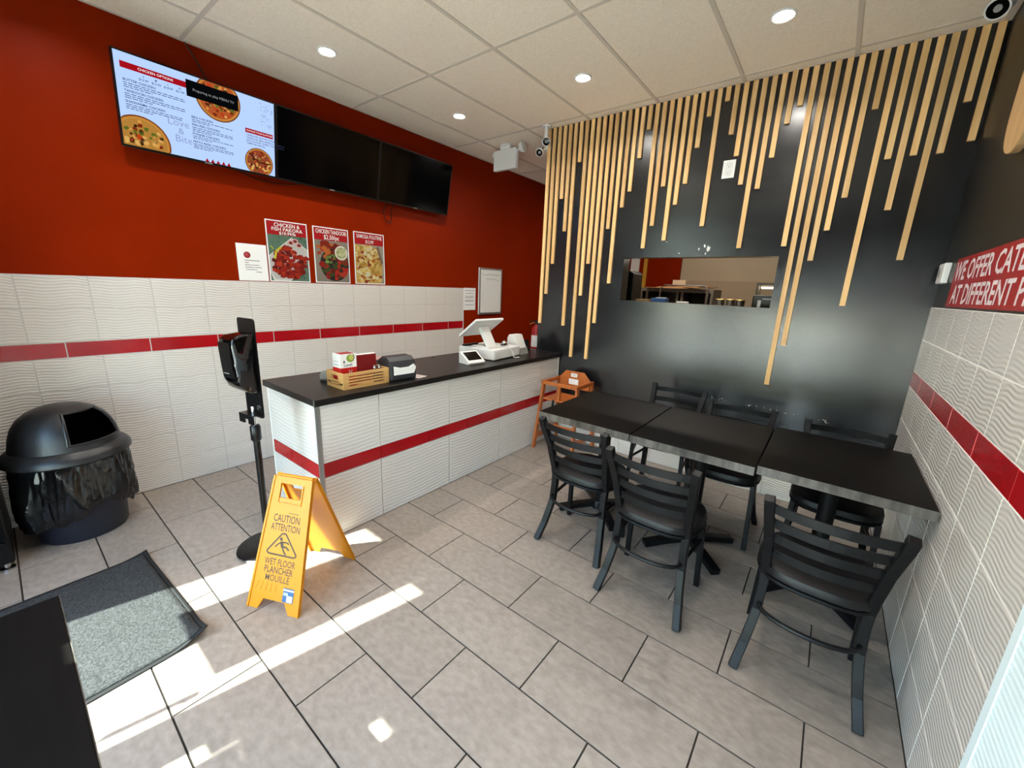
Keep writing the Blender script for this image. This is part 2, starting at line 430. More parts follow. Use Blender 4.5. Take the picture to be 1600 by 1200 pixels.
MB().box((W-.016, YF, H-.002), (W+.004, 0, H+.004)).build('wall_angle', M_rail, ceiling)

LAMP = 5.8
def downlight(x, y, where):
    t = thing('recessed_downlight', 'round white recessed downlight in the ceiling '+where, 'ceiling light', (x, y, H), 0, 'recessed ceiling downlights')
    MB().lathe([(.047, -.002), (.056, -.006), (.062, -.003), (.062, .006), (.047, .006), (.047, -.002)], seg=32, fn=lambda r, z, a, j: (r, z)).build('trim_ring', M_white_pl, t, True)
    MB().lathe([(0.0001, -.001), (.047, -.001)], seg=32).build('lens', emat('led_glow', '#fffaf0', 30), t)
    l = bpy.data.lights.new('downlight_lamp', 'AREA'); l.shape = 'DISK'; l.size = .09; l.energy = LAMP; l.color = (1, .945, .87); l.spread = R_(150)
    o = bpy.data.objects.new('downlight_lamp', l); COL.objects.link(o); o.parent = t; o.location = (0, 0, -.012)
for x, y, wh in ((.69, -.685, 'above the far dark television'), (1.935, -.685, 'above the wooden high chair'), (3.14, -.685, 'above the middle table and outlet'),
                 (.69, -1.905, 'above the lit menu television'), (1.935, -1.905, 'above the open floor beside the counter'), (3.14, -1.905, 'above the pulled-out chairs'),
                 (.69, -3.12, 'above the waste bin'), (1.935, -3.12, 'above the yellow floor sign'), (3.14, -3.12, 'above the table standing alone')): downlight(x, y, wh)

# ------------------------------------------------------------------ shop front behind the viewer
def shopfront():
    f = MB(); f.box((-.02, YF-.12, 0), (.96, YF, H)); f.box((.96, YF-.12, 2.66), (W+.05, YF, H)); f.box((1.99, YF-.12, 0), (W+.05, YF, .10)); f.box((4.0, YF-.12, .1), (W+.05, YF, 2.66))
    tag(f.build('wall_front', M_black_wall2), kind='structure')
    d = MB()   # door frame
    d.box((.96, YF-.09, 0), (1.0, YF-.03, 2.66)); d.box((1.885, YF-.09, 0), (1.985, YF-.03, 2.66)); d.box((1.0, YF-.09, 2.62), (1.885, YF-.03, 2.66))
    door = tag(d.build('door_1', M_dark_alu), kind='structure')
    l = MB(); l.box((1.003, YF-.08, .01), (1.048, YF-.04, 2.615)); l.box((1.84, YF-.08, .01), (1.882, YF-.04, 2.615)); l.box((1.048, YF-.08, .01), (1.84, YF-.04, .2)); l.box((1.048, YF-.08, 2.60), (1.84, YF-.04, 2.615))
    leaf = l.build('door_leaf', M_dark_alu, door)
    MB().box((1.048, YF-.063, .2), (1.84, YF-.057, 2.6)).build('pane', glass_mat(), leaf)
    MB().tube([(1.80, YF-.04, .95), (1.80, YF, .95), (1.80, YF, 1.25), (1.80, YF-.04, 1.25)], .012).build('pull_handle', M_alu, leaf, True)
    MB().box((1.29, YF-.056, 1.40), (1.74, YF-.052, 2.58)).build('door_poster', mat('poster_back', '#8f8b85', .8, trans=.12), leaf)
    MB().box((1.742, YF-.056, 2.42), (1.838, YF-.052, 2.58)).build('door_poster', MATS['poster_back'], leaf)
    wn = MB()
    for x0 in (1.985, 2.98, 3.97): wn.box((x0, YF-.09, .1), (x0+.03, YF-.03, 2.66))
    wn.box((2.015, YF-.09, .1), (3.97, YF-.03, .13)); wn.box((2.015, YF-.09, 2.63), (3.97, YF-.03, 2.66))
    win = tag(wn.build('window_1', M_dark_alu), kind='structure')
    MB().box((2.015, YF-.063, .13), (2.98, YF-.057, 2.63)).build('pane', glass_mat(), win)
    MB().box((3.01, YF-.063, .13), (3.97, YF-.057, 2.63)).build('pane', glass_mat(), win)
    pb = mat('window_poster_back', '#8f8b85', .8, trans=.12)
    def wp(x0, x1, z0, z1): MB().box((x0, YF-.056, z0), (x1, YF-.053, z1)).build('window_poster_mask', pb, win)
    wp(2.075, 2.306, 1.36, 2.63); wp(2.376, 2.98, 1.38, 2.63); wp(2.307, 2.375, 1.80, 2.63); wp(2.307, 2.375, 1.36, 1.735); wp(2.016, 2.074, 1.27, 2.63); wp(3.01, 3.97, 1.38, 2.63); wp(2.077, 2.30, .95, 1.355)  # narrow filler piece and slit added to shape a sun patch beyond the table
    g = MB(); g.box((-14, YF-22, -.25), (18, YF-.12, -.06)); tag(g.build('pavement', mat('pavement_concrete', '#d8d4cc', .9, col2='#cfcbc3', nscale=2)), kind='structure')
shopfront()

# ------------------------------------------------------------------ service counter
def counter():
    t = thing('service_counter', 'long tiled service counter with dark top and red stripe', 'counter', (1.17, -1.28, 0))
    def b(name, a, c, m, **kw):
        o = MB().box(a, c).build(name, m, t, **kw); o.location = (-1.17, 1.28, 0); return o
    XF, YE = 1.4900, -2.5430
    b('body', (.87, YE+.008, .0), (XF-.008, -.012, .842), M_tile_grout2)
    top = b('worktop', (.835, -2.556, .8435), (1.512, -.004, .8825), M_counter_top, bevel=.004)
    b('raw_edge', (.831, -2.556, .8440), (.8348, -2.40, .882), M_raw_wood)
    e = b('edge_strip', (1.505, -2.5600, .8445), (1.5125, -2.5562, .8815), M_alu)
    ys = [YE, -2.145, -1.547, -.948, -.35, -.012]; ry = joints(YE, -.012, -2.143, .397)
    rows = ((.003, .406, M_counter_tile, 'tile'), (.492, .842, M_counter_tile, 'tile'))
    for y0, y1 in zip(ys, ys[1:]):
        for z0, z1, m, nm in rows:
            o = tile(nm, (XF-.008, y0+.0018, z0+.0015), (XF, y1-.0018, z1-.0015), 0, 1, m, t); o.location = Vector(o.location)+Vector((-1.17, 1.28, 0))
    for y0, y1 in zip(ry, ry[1:]):
        o = tile('border_tile', (XF-.008, y0+.0018, .4075), (XF, y1-.0018, .4905), 0, 1, M_red_tile, t); o.location = Vector(o.location)+Vector((-1.17, 1.28, 0))
    for x0, x1, z0, z1, m, nm in ((.885, XF-.008, .003, .406, M_counter_tile, 'tile'), (.885, XF-.008, .492, .842, M_counter_tile, 'tile'),
                                  (.885, 1.135, .406, .492, M_red_tile, 'border_tile'), (1.135, XF-.008, .406, .492, M_red_tile, 'border_tile')):
        o = tile(nm, (x0+.0018, YE, z0+.0015), (x1-.0018, YE+.008, z1-.0015), 1, -1, m, t); o.location = Vector(o.location)+Vector((-1.17, 1.28, 0))
    b('corner_trim', (XF-.010, YE-.0015, .002), (XF+.0015, YE+.024, .842), M_alu)
    b('corner_trim', (.868, YE-.0015, .002), (.883, YE+.006, .842), M_white_paint)
    b('corner_trim', (XF-.006, -.026, .002), (XF+.002, -.012, .842), M_white_paint)
    o = MB().lathe([(.0001, .0008), (.014, .0008)], seg=14).build('cable_hole', M_painted_shade, top); o.location = (.908, -1.194, .8825)  # flat disc, the shade inside the hole is painted black
counter()

# ------------------------------------------------------------------ tables
def make_table():
    t = thing('dining_table', '', 'table')
    top = MB().box((-.304, -.38, .705), (.304, .38, .75)).build('tabletop', M_table, t, bevel=.002)
    MB().box((-.304, -.3816, .7065), (.304, -.3800, .7485)).build('edge_band', M_table_edge, top)
    MB().box((-.304, .3800, .7065), (.304, .3816, .7485)).build('edge_band', M_table_edge, top)
    MB().lathe([(.038, .03), (.038, .69)], seg=24).build('pole', M_blk_metal, t, True)
    p = MB(); p.box((-.14, -.02, .690), (.14, .02, .705)); p.box((-.02, -.20, .690), (.02, .20, .705)); p.build('mounting_plate', M_blk_metal, t)
    for i in range(4):
        a = R_(45+90*i); c, s = math.cos(a), math.sin(a)
        MB().sq([(c*.02, s*.02, .052), (c*.16, s*.16, .040), (c*.29, s*.29, .022)], .052, .036).build('foot', M_blk_metal, t, bevel=.004)
    MB().lathe([(.055, .02), (.055, .05), (.045, .075)], seg=24).build('collar', M_blk_metal, t, True)
    return t
tb = make_table()
for i, (x, y, lab) in enumerate(((2.548, -1.085, 'dark laminate table at the end of the row beside the wooden high chair'),
                                 (3.163, -1.09, 'dark laminate table in the middle of the row with worn edge, window glint in its pale colour'),
                                 (3.778, -1.055, 'dark laminate table pushed against the white tiled wall'),
                                 (2.570, -3.945, 'dark laminate table standing alone beside the grey door mat'))):
    o = tb if i == 0 else copy_tree(tb)
    o.location = (x, y, 0); o['label'] = lab
    if i < 3: o['group'] = 'tables pushed together in a row'
    elif 'group' in o: del o['group']

# ------------------------------------------------------------------ chairs
def make_chair():
    t = thing('ladder_back_chair', '', 'chair')
    def post(z):   # y of rear post centre-line at height z
        pts = [(0, -.192), (.12, -.135), (.26, -.092), (.42, -.083), (.60, -.135), (.80, -.225)]
        for (a, ya), (b, yb) in zip(pts, pts[1:]):
            if z <= b:
                k = (z-a)/(b-a); return ya+(yb-ya)*(k*k*(3-2*k)*.35+k*.65)
        return -.225
    def hx(z):
        pts = [(0, .205), (.12, .183), (.24, .167), (.36, .163), (.5, .168), (.65, .180), (.81, .195)]
        for (a, xa), (b, xb) in zip(pts, pts[1:]):
            if z <= b: return xa+(xb-xa)*(z-a)/(b-a)
        return .195
    for s in (-1, 1):
        path = [(s*hx(z), post(z), z) for z in (0, .05, .10, .15, .2, .25, .3, .36, .42, .48, .55, .62, .7, .76, .805)]
        MB().sq(path, .034, .036, up=(0, 1, 0)).build('rear_leg', M_blk_metal, t, bevel=.003)
        MB().sq([(s*.195, .188, 0), (s*.182, .165, .42)], .026, .026, up=(0, 1, 0)).build('front_leg', M_blk_metal, t, bevel=.003)
        MB().sq([(s*.164, -.085, .418), (s*.182, .165, .418)], .022, .024).build('side_rail', M_blk_metal, t)
        MB().sq([(s*.182, .158, .33), (s*.180, .07, .408)], .014, .014).build('brace', M_blk_metal, t)
    for z in (.764, .690, .616, .542):
        path = [(x*hx(z)/.19, post(z)-.038*(1-(x/.186)**2), z) for x in (-.182, -.14, -.09, -.045, 0, .045, .09, .14, .182)]
        MB().sq(path, .008, .035).build('back_slat', M_blk_metal, t)
    fr = MB(); fr.sq([(-.182, .165, .418), (.182, .165, .418)], .022, .024); fr.build('front_rail', M_blk_metal, t)
    ring = [(.196*math.cos(R_(a)), .012+.148*math.sin(R_(a))*(1.05 if math.sin(R_(a)) < 0 else 1.0), .425) for a in range(0, 360, 15)]
    def outline(k):
        out = []
        for a in range(0, 360, 12):
            c, s = math.cos(R_(a)), math.sin(R_(a)); e = .62
            out.append((k*.205*math.copysign(abs(c)**e, c), .035+k*(.205 if s > 0 else .185)*math.copysign(abs(s)**(e if s > 0 else .85), s)))
        return out
    sm = MB(); prof = [(.95, .428), (1.0, .437), (1.0, .455), (.97, .468), (.85, .476), (.45, .480), (.02, .481)]; n = 30
    vs = [(x, y, z) for k, z in prof for x, y in outline(k)]; fs = [(j*n+i, j*n+(i+1) % n, (j+1)*n+(i+1) % n, (j+1)*n+i) for j in range(len(prof)-1) for i in range(n)]
    fs += [tuple(range(n-1, -1, -1)), tuple((len(prof)-1)*n+i for i in range(n))]
    sm.add(vs, fs); sm.build('seat', M_vinyl, t, True)
    rim = [(x*.97, y*.97 + .001, .421) for x, y in outline(1.0)]
    MB().tube(rim, .008, 6, closed=True).build('seat_frame', M_blk_metal, t, True)
    arc = [(.160*math.sin(R_(a)), -.118-.075*math.cos(R_(a)), .285) for a in range(-90, 91, 15)]
    MB().tube([(-.186, .175, .285)]+arc+[(.186, .175, .285)], .0095, 8).build('ring_stretcher', M_blk_metal, t, True)
    return t
ch0 = make_chair()
for i, (x, y, rz, lab) in enumerate((
    (2.623, -1.482, 0, 'black ladder-back metal chair with vinyl seat by the table nearest the counter'),
    (3.108, -1.632, 0, 'black ladder-back metal chair pulled out from the middle table, back to the open floor'),
    (3.758, -1.664, 0, 'black ladder-back metal chair beside white tiled wall, back to the open floor'),
    (2.775, -.50, math.pi, 'black ladder-back metal chair against black wall, beside the table gap under the opening'),
    (3.250, -.725, math.pi, 'black ladder-back metal chair between middle table and black slatted wall'),
    (3.815, -.775, math.pi, 'black ladder-back metal chair in corner of black wall and white tiles'))):
    o = ch0 if i == 0 else copy_tree(ch0)
    o.location = (x, y, 0); o.rotation_euler = (0, 0, rz); o['label'] = lab; o['group'] = 'ladder-back chairs around the tables'

# ------------------------------------------------------------------ wooden high chair
def high_chair():
    t = thing('high_chair', 'orange stained wooden high chair between counter and table', 'high chair', (1.755, -.265, 0))
    m = M_orange_wood
    for s in (-1, 1):
        MB().sq([(s*.215, -.205, 0), (s*.180, -.13, .66)], .022, .045, up=(0, 1, 0)).build('leg', m, t, bevel=.003)
        MB().sq([(s*.215, .205, 0), (s*.180, .14, .66)], .022, .045, up=(0, 1, 0)).build('leg', m, t, bevel=.003)
        MB().box((s*.18-.012, -.165, .635), (s*.18+.012, .165, .672)).build('arm_rail', m, t, bevel=.003)
        MB().box((s*.205-.011, -.185, .10), (s*.205+.011, .185, .145)).build('side_stretcher', m, t)
    MB().box((-.168, -.155, .49), (.168, .13, .508)).build('seat', m, t, bevel=.003)
    MB().box((-.18, -.165, .640), (.18, -.143, .670)).build('front_bar', m, t, bevel=.003)
    MB().box((-.012, -.155, .508), (.012, -.133, .641)).build('crotch_post', m, t)
    MB().prism([(-.165, 0), (.165, 0), (.165, .10), (.10, .17), (-.10, .17), (-.165, .10)], (0, .125, .575), (1, 0, 0), (0, 0, 1), (0, 1, 0), 0, .016).build('backrest', m, t, bevel=.003)
    p = Print((0, .1245, .575), (1, 0, 0), (0, 0, 1), (0, -1, 0)); p.quad(-.04, .115, .03, .15, M_paper); p.quad(-.06, .04, .045, .095, M_paper); p.up()
    p.quad(-.035, .128, .025, .132, M_grey_pl); p.quad(-.035, .137, .02, .141, M_grey_pl)
    p.make('warning_label', t)
    MB().box((-.19, -.188, .24), (.19, -.168, .275)).build('footrest', m, t)
    MB().box((-.20, .178, .24), (.20, .196, .28)).build('back_stretcher', m, t)
    MB().sq([(-.05, -.158, .506), (-.055, -.166, .40), (-.05, -.168, .33)], .02, .004).build('strap', M_black_pl, t)
high_chair()

# ------------------------------------------------------------------ sanitiser stand
def sanitiser():
    t = thing('sanitiser_stand', 'black floor stand with hand sanitiser dispenser at counter end', 'sanitiser stand', (1.285, -2.775, 0), R_(9))
    MB().lathe([(.001, .0), (.150, .0), (.155, .004), (.155, .014), (.150, .018), (.001, .022)], seg=48).build('base', M_black_pl, t, True)
    MB().lathe([(.1555, .002), (.1575, .004), (.1575, .012), (.1555, .014)], seg=48, fn=lambda r, z, a, j: (r, z)).build('base_rim', M_chrome, t, True)
    MB().lathe([(.017, .02), (.017, .70)], seg=20).build('pole', mat('black_chrome_pole', '#161617', .25, .4), t, True)
    MB().lathe([(.020, .655), (.026, .665), (.026, .735), (.020, .745)], seg=20).build('collar', M_black_pl, t, True)
    MB().lathe([(.011, .74), (.011, .85)], seg=16).build('inner_pole', M_chrome, t, True)
    # back plate, facing -y
    def rr(x0, z0, x1, z1, r):
        out = []
        for cx, cz, a0 in ((x1-r, z1-r, 0), (x0+r, z1-r, 90), (x0+r, z0+r, 180), (x1-r, z0+r, 270)):
            out += [(cx+r*math.cos(R_(a0+k*22.5)), cz+r*math.sin(R_(a0+k*22.5))) for k in range(5)]
        return out
    MB().prism(rr(-.075, .79, .075, 1.315, .015), (0, .012, 0), (1, 0, 0), (0, 0, 1), (0, 1, 0), -.003, .003).build('back_plate', M_black_pl, t)
    br = MB(); br.box((-.065, -.040, .765), (-.018, -.034, .815)); br.box((.018, -.040, .765), (.065, -.034, .815)); br.box((-.018, -.040, .790), (.018, -.034, .815)); br.box((-.065, -.034, .811), (.065, .009, .815))
    br.build('drip_bracket', M_black_pl, t)
    # dispenser body: rounded profile in y-z lofted over x
    prof = [(.008, .930), (-.03, .936), (-.072, .965), (-.090, 1.01), (-.095, 1.10), (-.100, 1.18), (-.094, 1.215), (-.070, 1.235), (.008, 1.245)]
    d = MB(); xs = [(-.068, .9), (-.062, .98), (-.03, 1.0), (.03, 1.0), (.062, .98), (.068, .9)]
    vs = []; n = len(prof)
    for x, k in xs: vs += [(x, .008+(y-.008)*k, 1.09+(z-1.09)*(k*.5+.5)) for y, z in prof]
    fs = [(i*n+j, i*n+(j+1) % n, (i+1)*n+(j+1) % n, (i+1)*n+j) for i in range(len(xs)-1) for j in range(n)]
    fs += [tuple(range(n-1, -1, -1)), tuple((len(xs)-1)*n+j for j in range(n))]
    dd = d.add(vs, fs).build('dispenser', M_gloss_black, t, True, bevel=.006)
    fr = MB(); fr.sq([(.0, -.102, 1.20), (.0, -.1025, 1.17), (.0, -.0985, 1.08), (.0, -.0935, 1.02)], .10, .004, up=(0, 1, 0)); fr.build('front_panel', M_black_pl, dd)
    p = Print((0, -.1045, 1.0), (1, 0, 0), (0, 0, 1), (0, -1, 0)); p.quad(-.025, .045, .025, .049, M_grey_pl); p.make('print_line', dd)
sanitiser()

# ------------------------------------------------------------------ wet floor sign
def wet_sign():
    A = Vector((.907, .42, 0)); Nn = Vector((-.42, .907, 0))
    t = thing('wet_floor_sign', 'yellow folding caution wet floor sign standing by counter corner', 'floor sign', (1.718, -2.770, 0))
    HT = .585; half = .2165
    def panel(sgn, name):
        O = Nn*(sgn*half); Bv = (Vector((0, 0, HT))-Nn*(sgn*(half-.012))); L = Bv.length; Bv = Bv/L
        n = A.cross(Bv)
        if n.dot(Nn*sgn) < 0: n = -n
        return O, Bv, L, n
    def hw(v, L): return .1425+(.108-.1425)*v/L
    objs = []
    for sgn, name in ((-1, 'front_panel'), (1, 'rear_panel')):
        O, Bv, L, n = panel(sgn, name)
        g = MB(); th = .006
        def pr(poly, a=-th/2, b=th/2): g.prism(poly, O, A, Bv, n, a, b)
        h0 = L-.10; h1 = L-.032; hx = .060
        pr([(-hw(0,L), 0), (-.085, 0), (-.060, .045), (-.060, .05), (-hw(.05,L), .05)])
        pr([(hw(0,L), 0), (hw(.05,L), .05), (.060, .05), (.060, .045), (.085, 0)])
        pr([(-hw(.045,L)+.0, .05), (-.06, .05), (.06, .05), (hw(.05,L), .05), (hw(h0,L), h0), (-hw(h0,L), h0)])
        pr([(-hw(h0,L), h0), (-hx, h0), (-hx, h1), (-hw(h1,L), h1)]); pr([(hx, h0), (hw(h0,L), h0), (hw(h1,L), h1), (hx, h1)])
        pr([(-hw(h1,L), h1), (hw(h1,L), h1), (hw(L,L), L), (-hw(L,L), L)])
        fp = g.build(name, M_yellow, t)
        e = MB()
        for s in (-1, 1):
            e.prism([(s*hw(0,L), 0), (s*(hw(0,L)-.010), 0), (s*(hw(L,L)-.010), L), (s*hw(L,L), L)][::s], O, A, Bv, n, -.012, .007)
        e.build('rim', M_yellow, fp)
        if sgn < 0:
            r = MB()
            r.prism([(-hx-.006, h0-.028), (hx+.006, h0-.028), (hx+.006, h0-.022), (-hx-.006, h0-.022)], O, A, Bv, n, th/2, th/2+.004)
            r.prism([(-hx-.006, h0-.022), (-hx, h0-.022), (-hx, h1), (-hx-.006, h1)], O, A, Bv, n, th/2, th/2+.004)
            r.prism([(hx, h0-.022), (hx+.006, h0-.022), (hx+.006, h1), (hx, h1)], O, A, Bv, n, th/2, th/2+.004)
            for k in range(5):
                r.prism([(-.115+k*.028, .085), (-.111+k*.028, .085), (-.095+k*.024, .125), (-.099+k*.024, .125)], O, A, Bv, n, th/2, th/2+.0015)
            tag(r.build('moulded_ridges', M_yellow, fp), kind='stuff')
            p = Print(O+n*th/2, A, Bv, n)
            T = lambda s, v, h, w_: p.text(s, .0, v, h, M_ink, width=w_, bold=.012)
            p.text('CAUTION', .0, .425, .034, M_ink, width=.145, bold=.012); p.text('ATTENTION', .0, .383, .032, M_ink, width=.160, bold=.012)
            p.text('WET FLOOR', .0, .222, .030, M_ink, width=.170, bold=.012); p.text('PLANCHER', .0, .186, .030, M_ink, width=.158, bold=.012)
            p.text('MOUILLÉ', .0, .149, .029, M_ink, width=.132, bold=.006)
            p.quad(.005, .452, .062, .4545, M_ink)
            tri = [(-.072, .256), (.072, .256), (.082, .266), (.010, .356), (-.010, .356), (-.082, .266), (-.072, .256)]
            p.stroke(tri, .008, M_ink)
            p.disc(-.012, .330, .0085, M_ink, seg=12)
            p.stroke([(-.008, .320), (.000, .292)], .016, M_ink); p.stroke([(-.004, .318), (-.024, .306), (-.040, .290)], .007, M_ink)
            p.stroke([(-.002, .316), (.020, .318), (.034, .312)], .007, M_ink); p.stroke([(.000, .294), (.010, .276), (.024, .262)], .009, M_ink)
            p.stroke([(.000, .296), (.022, .296), (.038, .284)], .009, M_ink)
            p.make('lettering', fp)
            q = Print(O+n*(th/2+.0022), A, Bv, n); q.quad(.045, .055, .102, .118, mat('sticker_blue', '#2d5585', .5)); q.up()
            q.quad(.045, .106, .102, .113, M_paper); q.quad(.048, .085, .072, .098, mat('sticker_pale', '#9fb4cc', .5)); q.quad(.068, .058, .098, .086, M_paper)
            q.make('sticker', fp)
    top = Vector((0, 0, HT))
    g = MB(); g.tube([top-A*.1, top+A*.1], .009, 10); g.build('hinge', M_yellow, t, True)
wet_sign()

# ------------------------------------------------------------------ waste bin
def bin_():
    t = thing('waste_bin', 'round waste bin with black domed lid and overhanging liner', 'bin', (.283, -3.405, 0))
    MB().lathe([(.001, .0), (.185, .0), (.190, .01), (.215, .45), (.205, .45)], seg=40, fn=lambda r, z, a, j: (r, z)).build('body', M_bin, t, True)
    rnd = [random.uniform(-1, 1) for _ in range(12)]
    def bag(r, z, a, j):
        k = sum(rnd[q]*math.sin((q+2)*a+rnd[-q-1]*3+j*.4*rnd[q]) for q in range(7))
        zz = z; f = 1-j/7
        if j <= 1: zz = z+.05*math.sin(2*a+.7)+.02*math.sin(5*a)+.008*math.sin(17*a)
        return r+.007*k*(.35+f)+.005*math.sin(14*a+j)+.004*math.sin(31*a+2.1*j)+.003*math.sin(53*a-1.3*j), zz
    MB().lathe([(.243, .155), (.252, .19), (.255, .25), (.252, .31), (.249, .37), (.246, .42), (.242, .47), (.232, .484)], seg=160, fn=bag).build('bin_liner', M_bag, t, True)
    lid = MB().lathe([(.228, .475), (.258, .478), (.266, .486), (.265, .508), (.254, .526), (.236, .543), (.224, .553), (.205, .553), (.205, .475)], seg=48, fn=lambda r, z, a, j: (r, z)).build('lid_rim', M_lid, t, True)
    prof = [(.225, .551), (.219, .585), (.211, .624), (.197, .669), (.172, .712), (.133, .748), (.085, .770), (.035, .780), (.001, .782)]
    face = R_(33); seg = 60
    def inop(j, i):
        a = (2*math.pi*(i+.5)/seg-face+math.pi) % (2*math.pi)-math.pi
        return 1 <= j <= 4 and abs(a) < R_(36)
    MB().lathe(prof, seg=seg, fn=lambda r, z, a, j: (r, z), skip=inop).build('dome', M_lid, lid, True)
    # rim of the mouth
    rim = []
    for j, s in [(1, -1), (2, -1), (3, -1), (4, -1), (5, -1)] : rim.append((prof[j][0]*math.cos(face+s*R_(36)), prof[j][0]*math.sin(face+s*R_(36)), prof[j][1]))
    for k in range(-5, 6): rim.append((prof[5][0]*math.cos(face+R_(36)*k/5), prof[5][0]*math.sin(face+R_(36)*k/5), prof[5][1]))
    for j in (5, 4, 3, 2, 1): rim.append((prof[j][0]*math.cos(face+R_(36)), prof[j][0]*math.sin(face+R_(36)), prof[j][1]))
    for k in range(5, -6, -1): rim.append((prof[1][0]*math.cos(face+R_(36)*k/5), prof[1][0]*math.sin(face+R_(36)*k/5), prof[1][1]))
    MB().tube(rim, .006, 8, closed=True).build('mouth_rim', M_lid, lid, True)
    MB().lathe([(r*.9, z-.015) for r, z in prof], seg=40, fn=lambda r, z, a, j: (r, z)).build('painted_shade_inside', M_painted_shade, lid, True)  # inner shell painted black for the shade behind the mouth
bin_()

# tall black cooler at the door end of the red wall
def cooler():
    t = thing('drinks_cooler', 'black cabinet with chrome feet beside the waste bin', 'cabinet', (.285, -3.945, 0))
    MB().box((-.265, -.27, .04), (.255, .262, 1.75)).build('body', M_black_pl, t, bevel=.012)
    MB().box((.255, -.255, .16), (.268, .25, 1.72)).build('door', M_gloss_black, t, bevel=.004)
    MB().box((.268, .20, .7), (.285, .22, 1.2)).build('handle', M_chrome, t, bevel=.004)
    for x, y in ((.22, .23), (.22, -.23), (-.22, .23), (-.22, -.23)):
        o = MB().lathe([(.028, 0), (.028, .01), (.014, .014), (.014, .045)], seg=14).build('foot', M_chrome, t, True); o.location = (x, y, 0)
cooler()

# ------------------------------------------------------------------ door mat
def door_mat():
    t = thing('door_mat', 'charcoal ribbed door mat with one curled corner on floor', 'mat', (1.335, -3.74, 0), R_(3.2))
    nx, ny = 44, 52; w_, l_ = .88, 1.06
    def z(u, v):
        du = (w_/2-u); dv = (l_/2-v)
        d = max(0, .15-(du*.75+dv*.9))
        c2 = max(0, .12-((u+w_/2)*1.0+dv*.9))
        return .006+d*d*2.0+c2*c2*1.5
    def xy(u, v):
        d = max(0, .15-((w_/2-u)*.75+(l_/2-v)*.9)); return u-d*.04, v-d*.06
    def part(name, cond, m, dz):
        g = MB(); idx = {}
        def V(i, j):
            if (i, j) not in idx:
                u, v = -w_/2+w_*i/nx, -l_/2+l_*j/ny; x, y = xy(u, v); idx[(i, j)] = len(g.v); g.v.append((x, y, z(u, v)+dz))
            return idx[(i, j)]
        for i in range(nx):
            for j in range(ny):
                if cond(i, j): g.f.append((V(i, j), V(i+1, j), V(i+1, j+1), V(i, j+1))); g.mi.append(0)
        o = g.build(name, m, t, True); s = o.modifiers.new('thick', 'SOLIDIFY'); s.thickness = .005; s.offset = -1; return o
    inner = lambda i, j: 1 <= i < nx-1 and 1 <= j < ny-1
    part('pile', inner, M_mat_pile, .004); part('rubber_border', lambda i, j: not inner(i, j), M_rubber, 0)
door_mat()

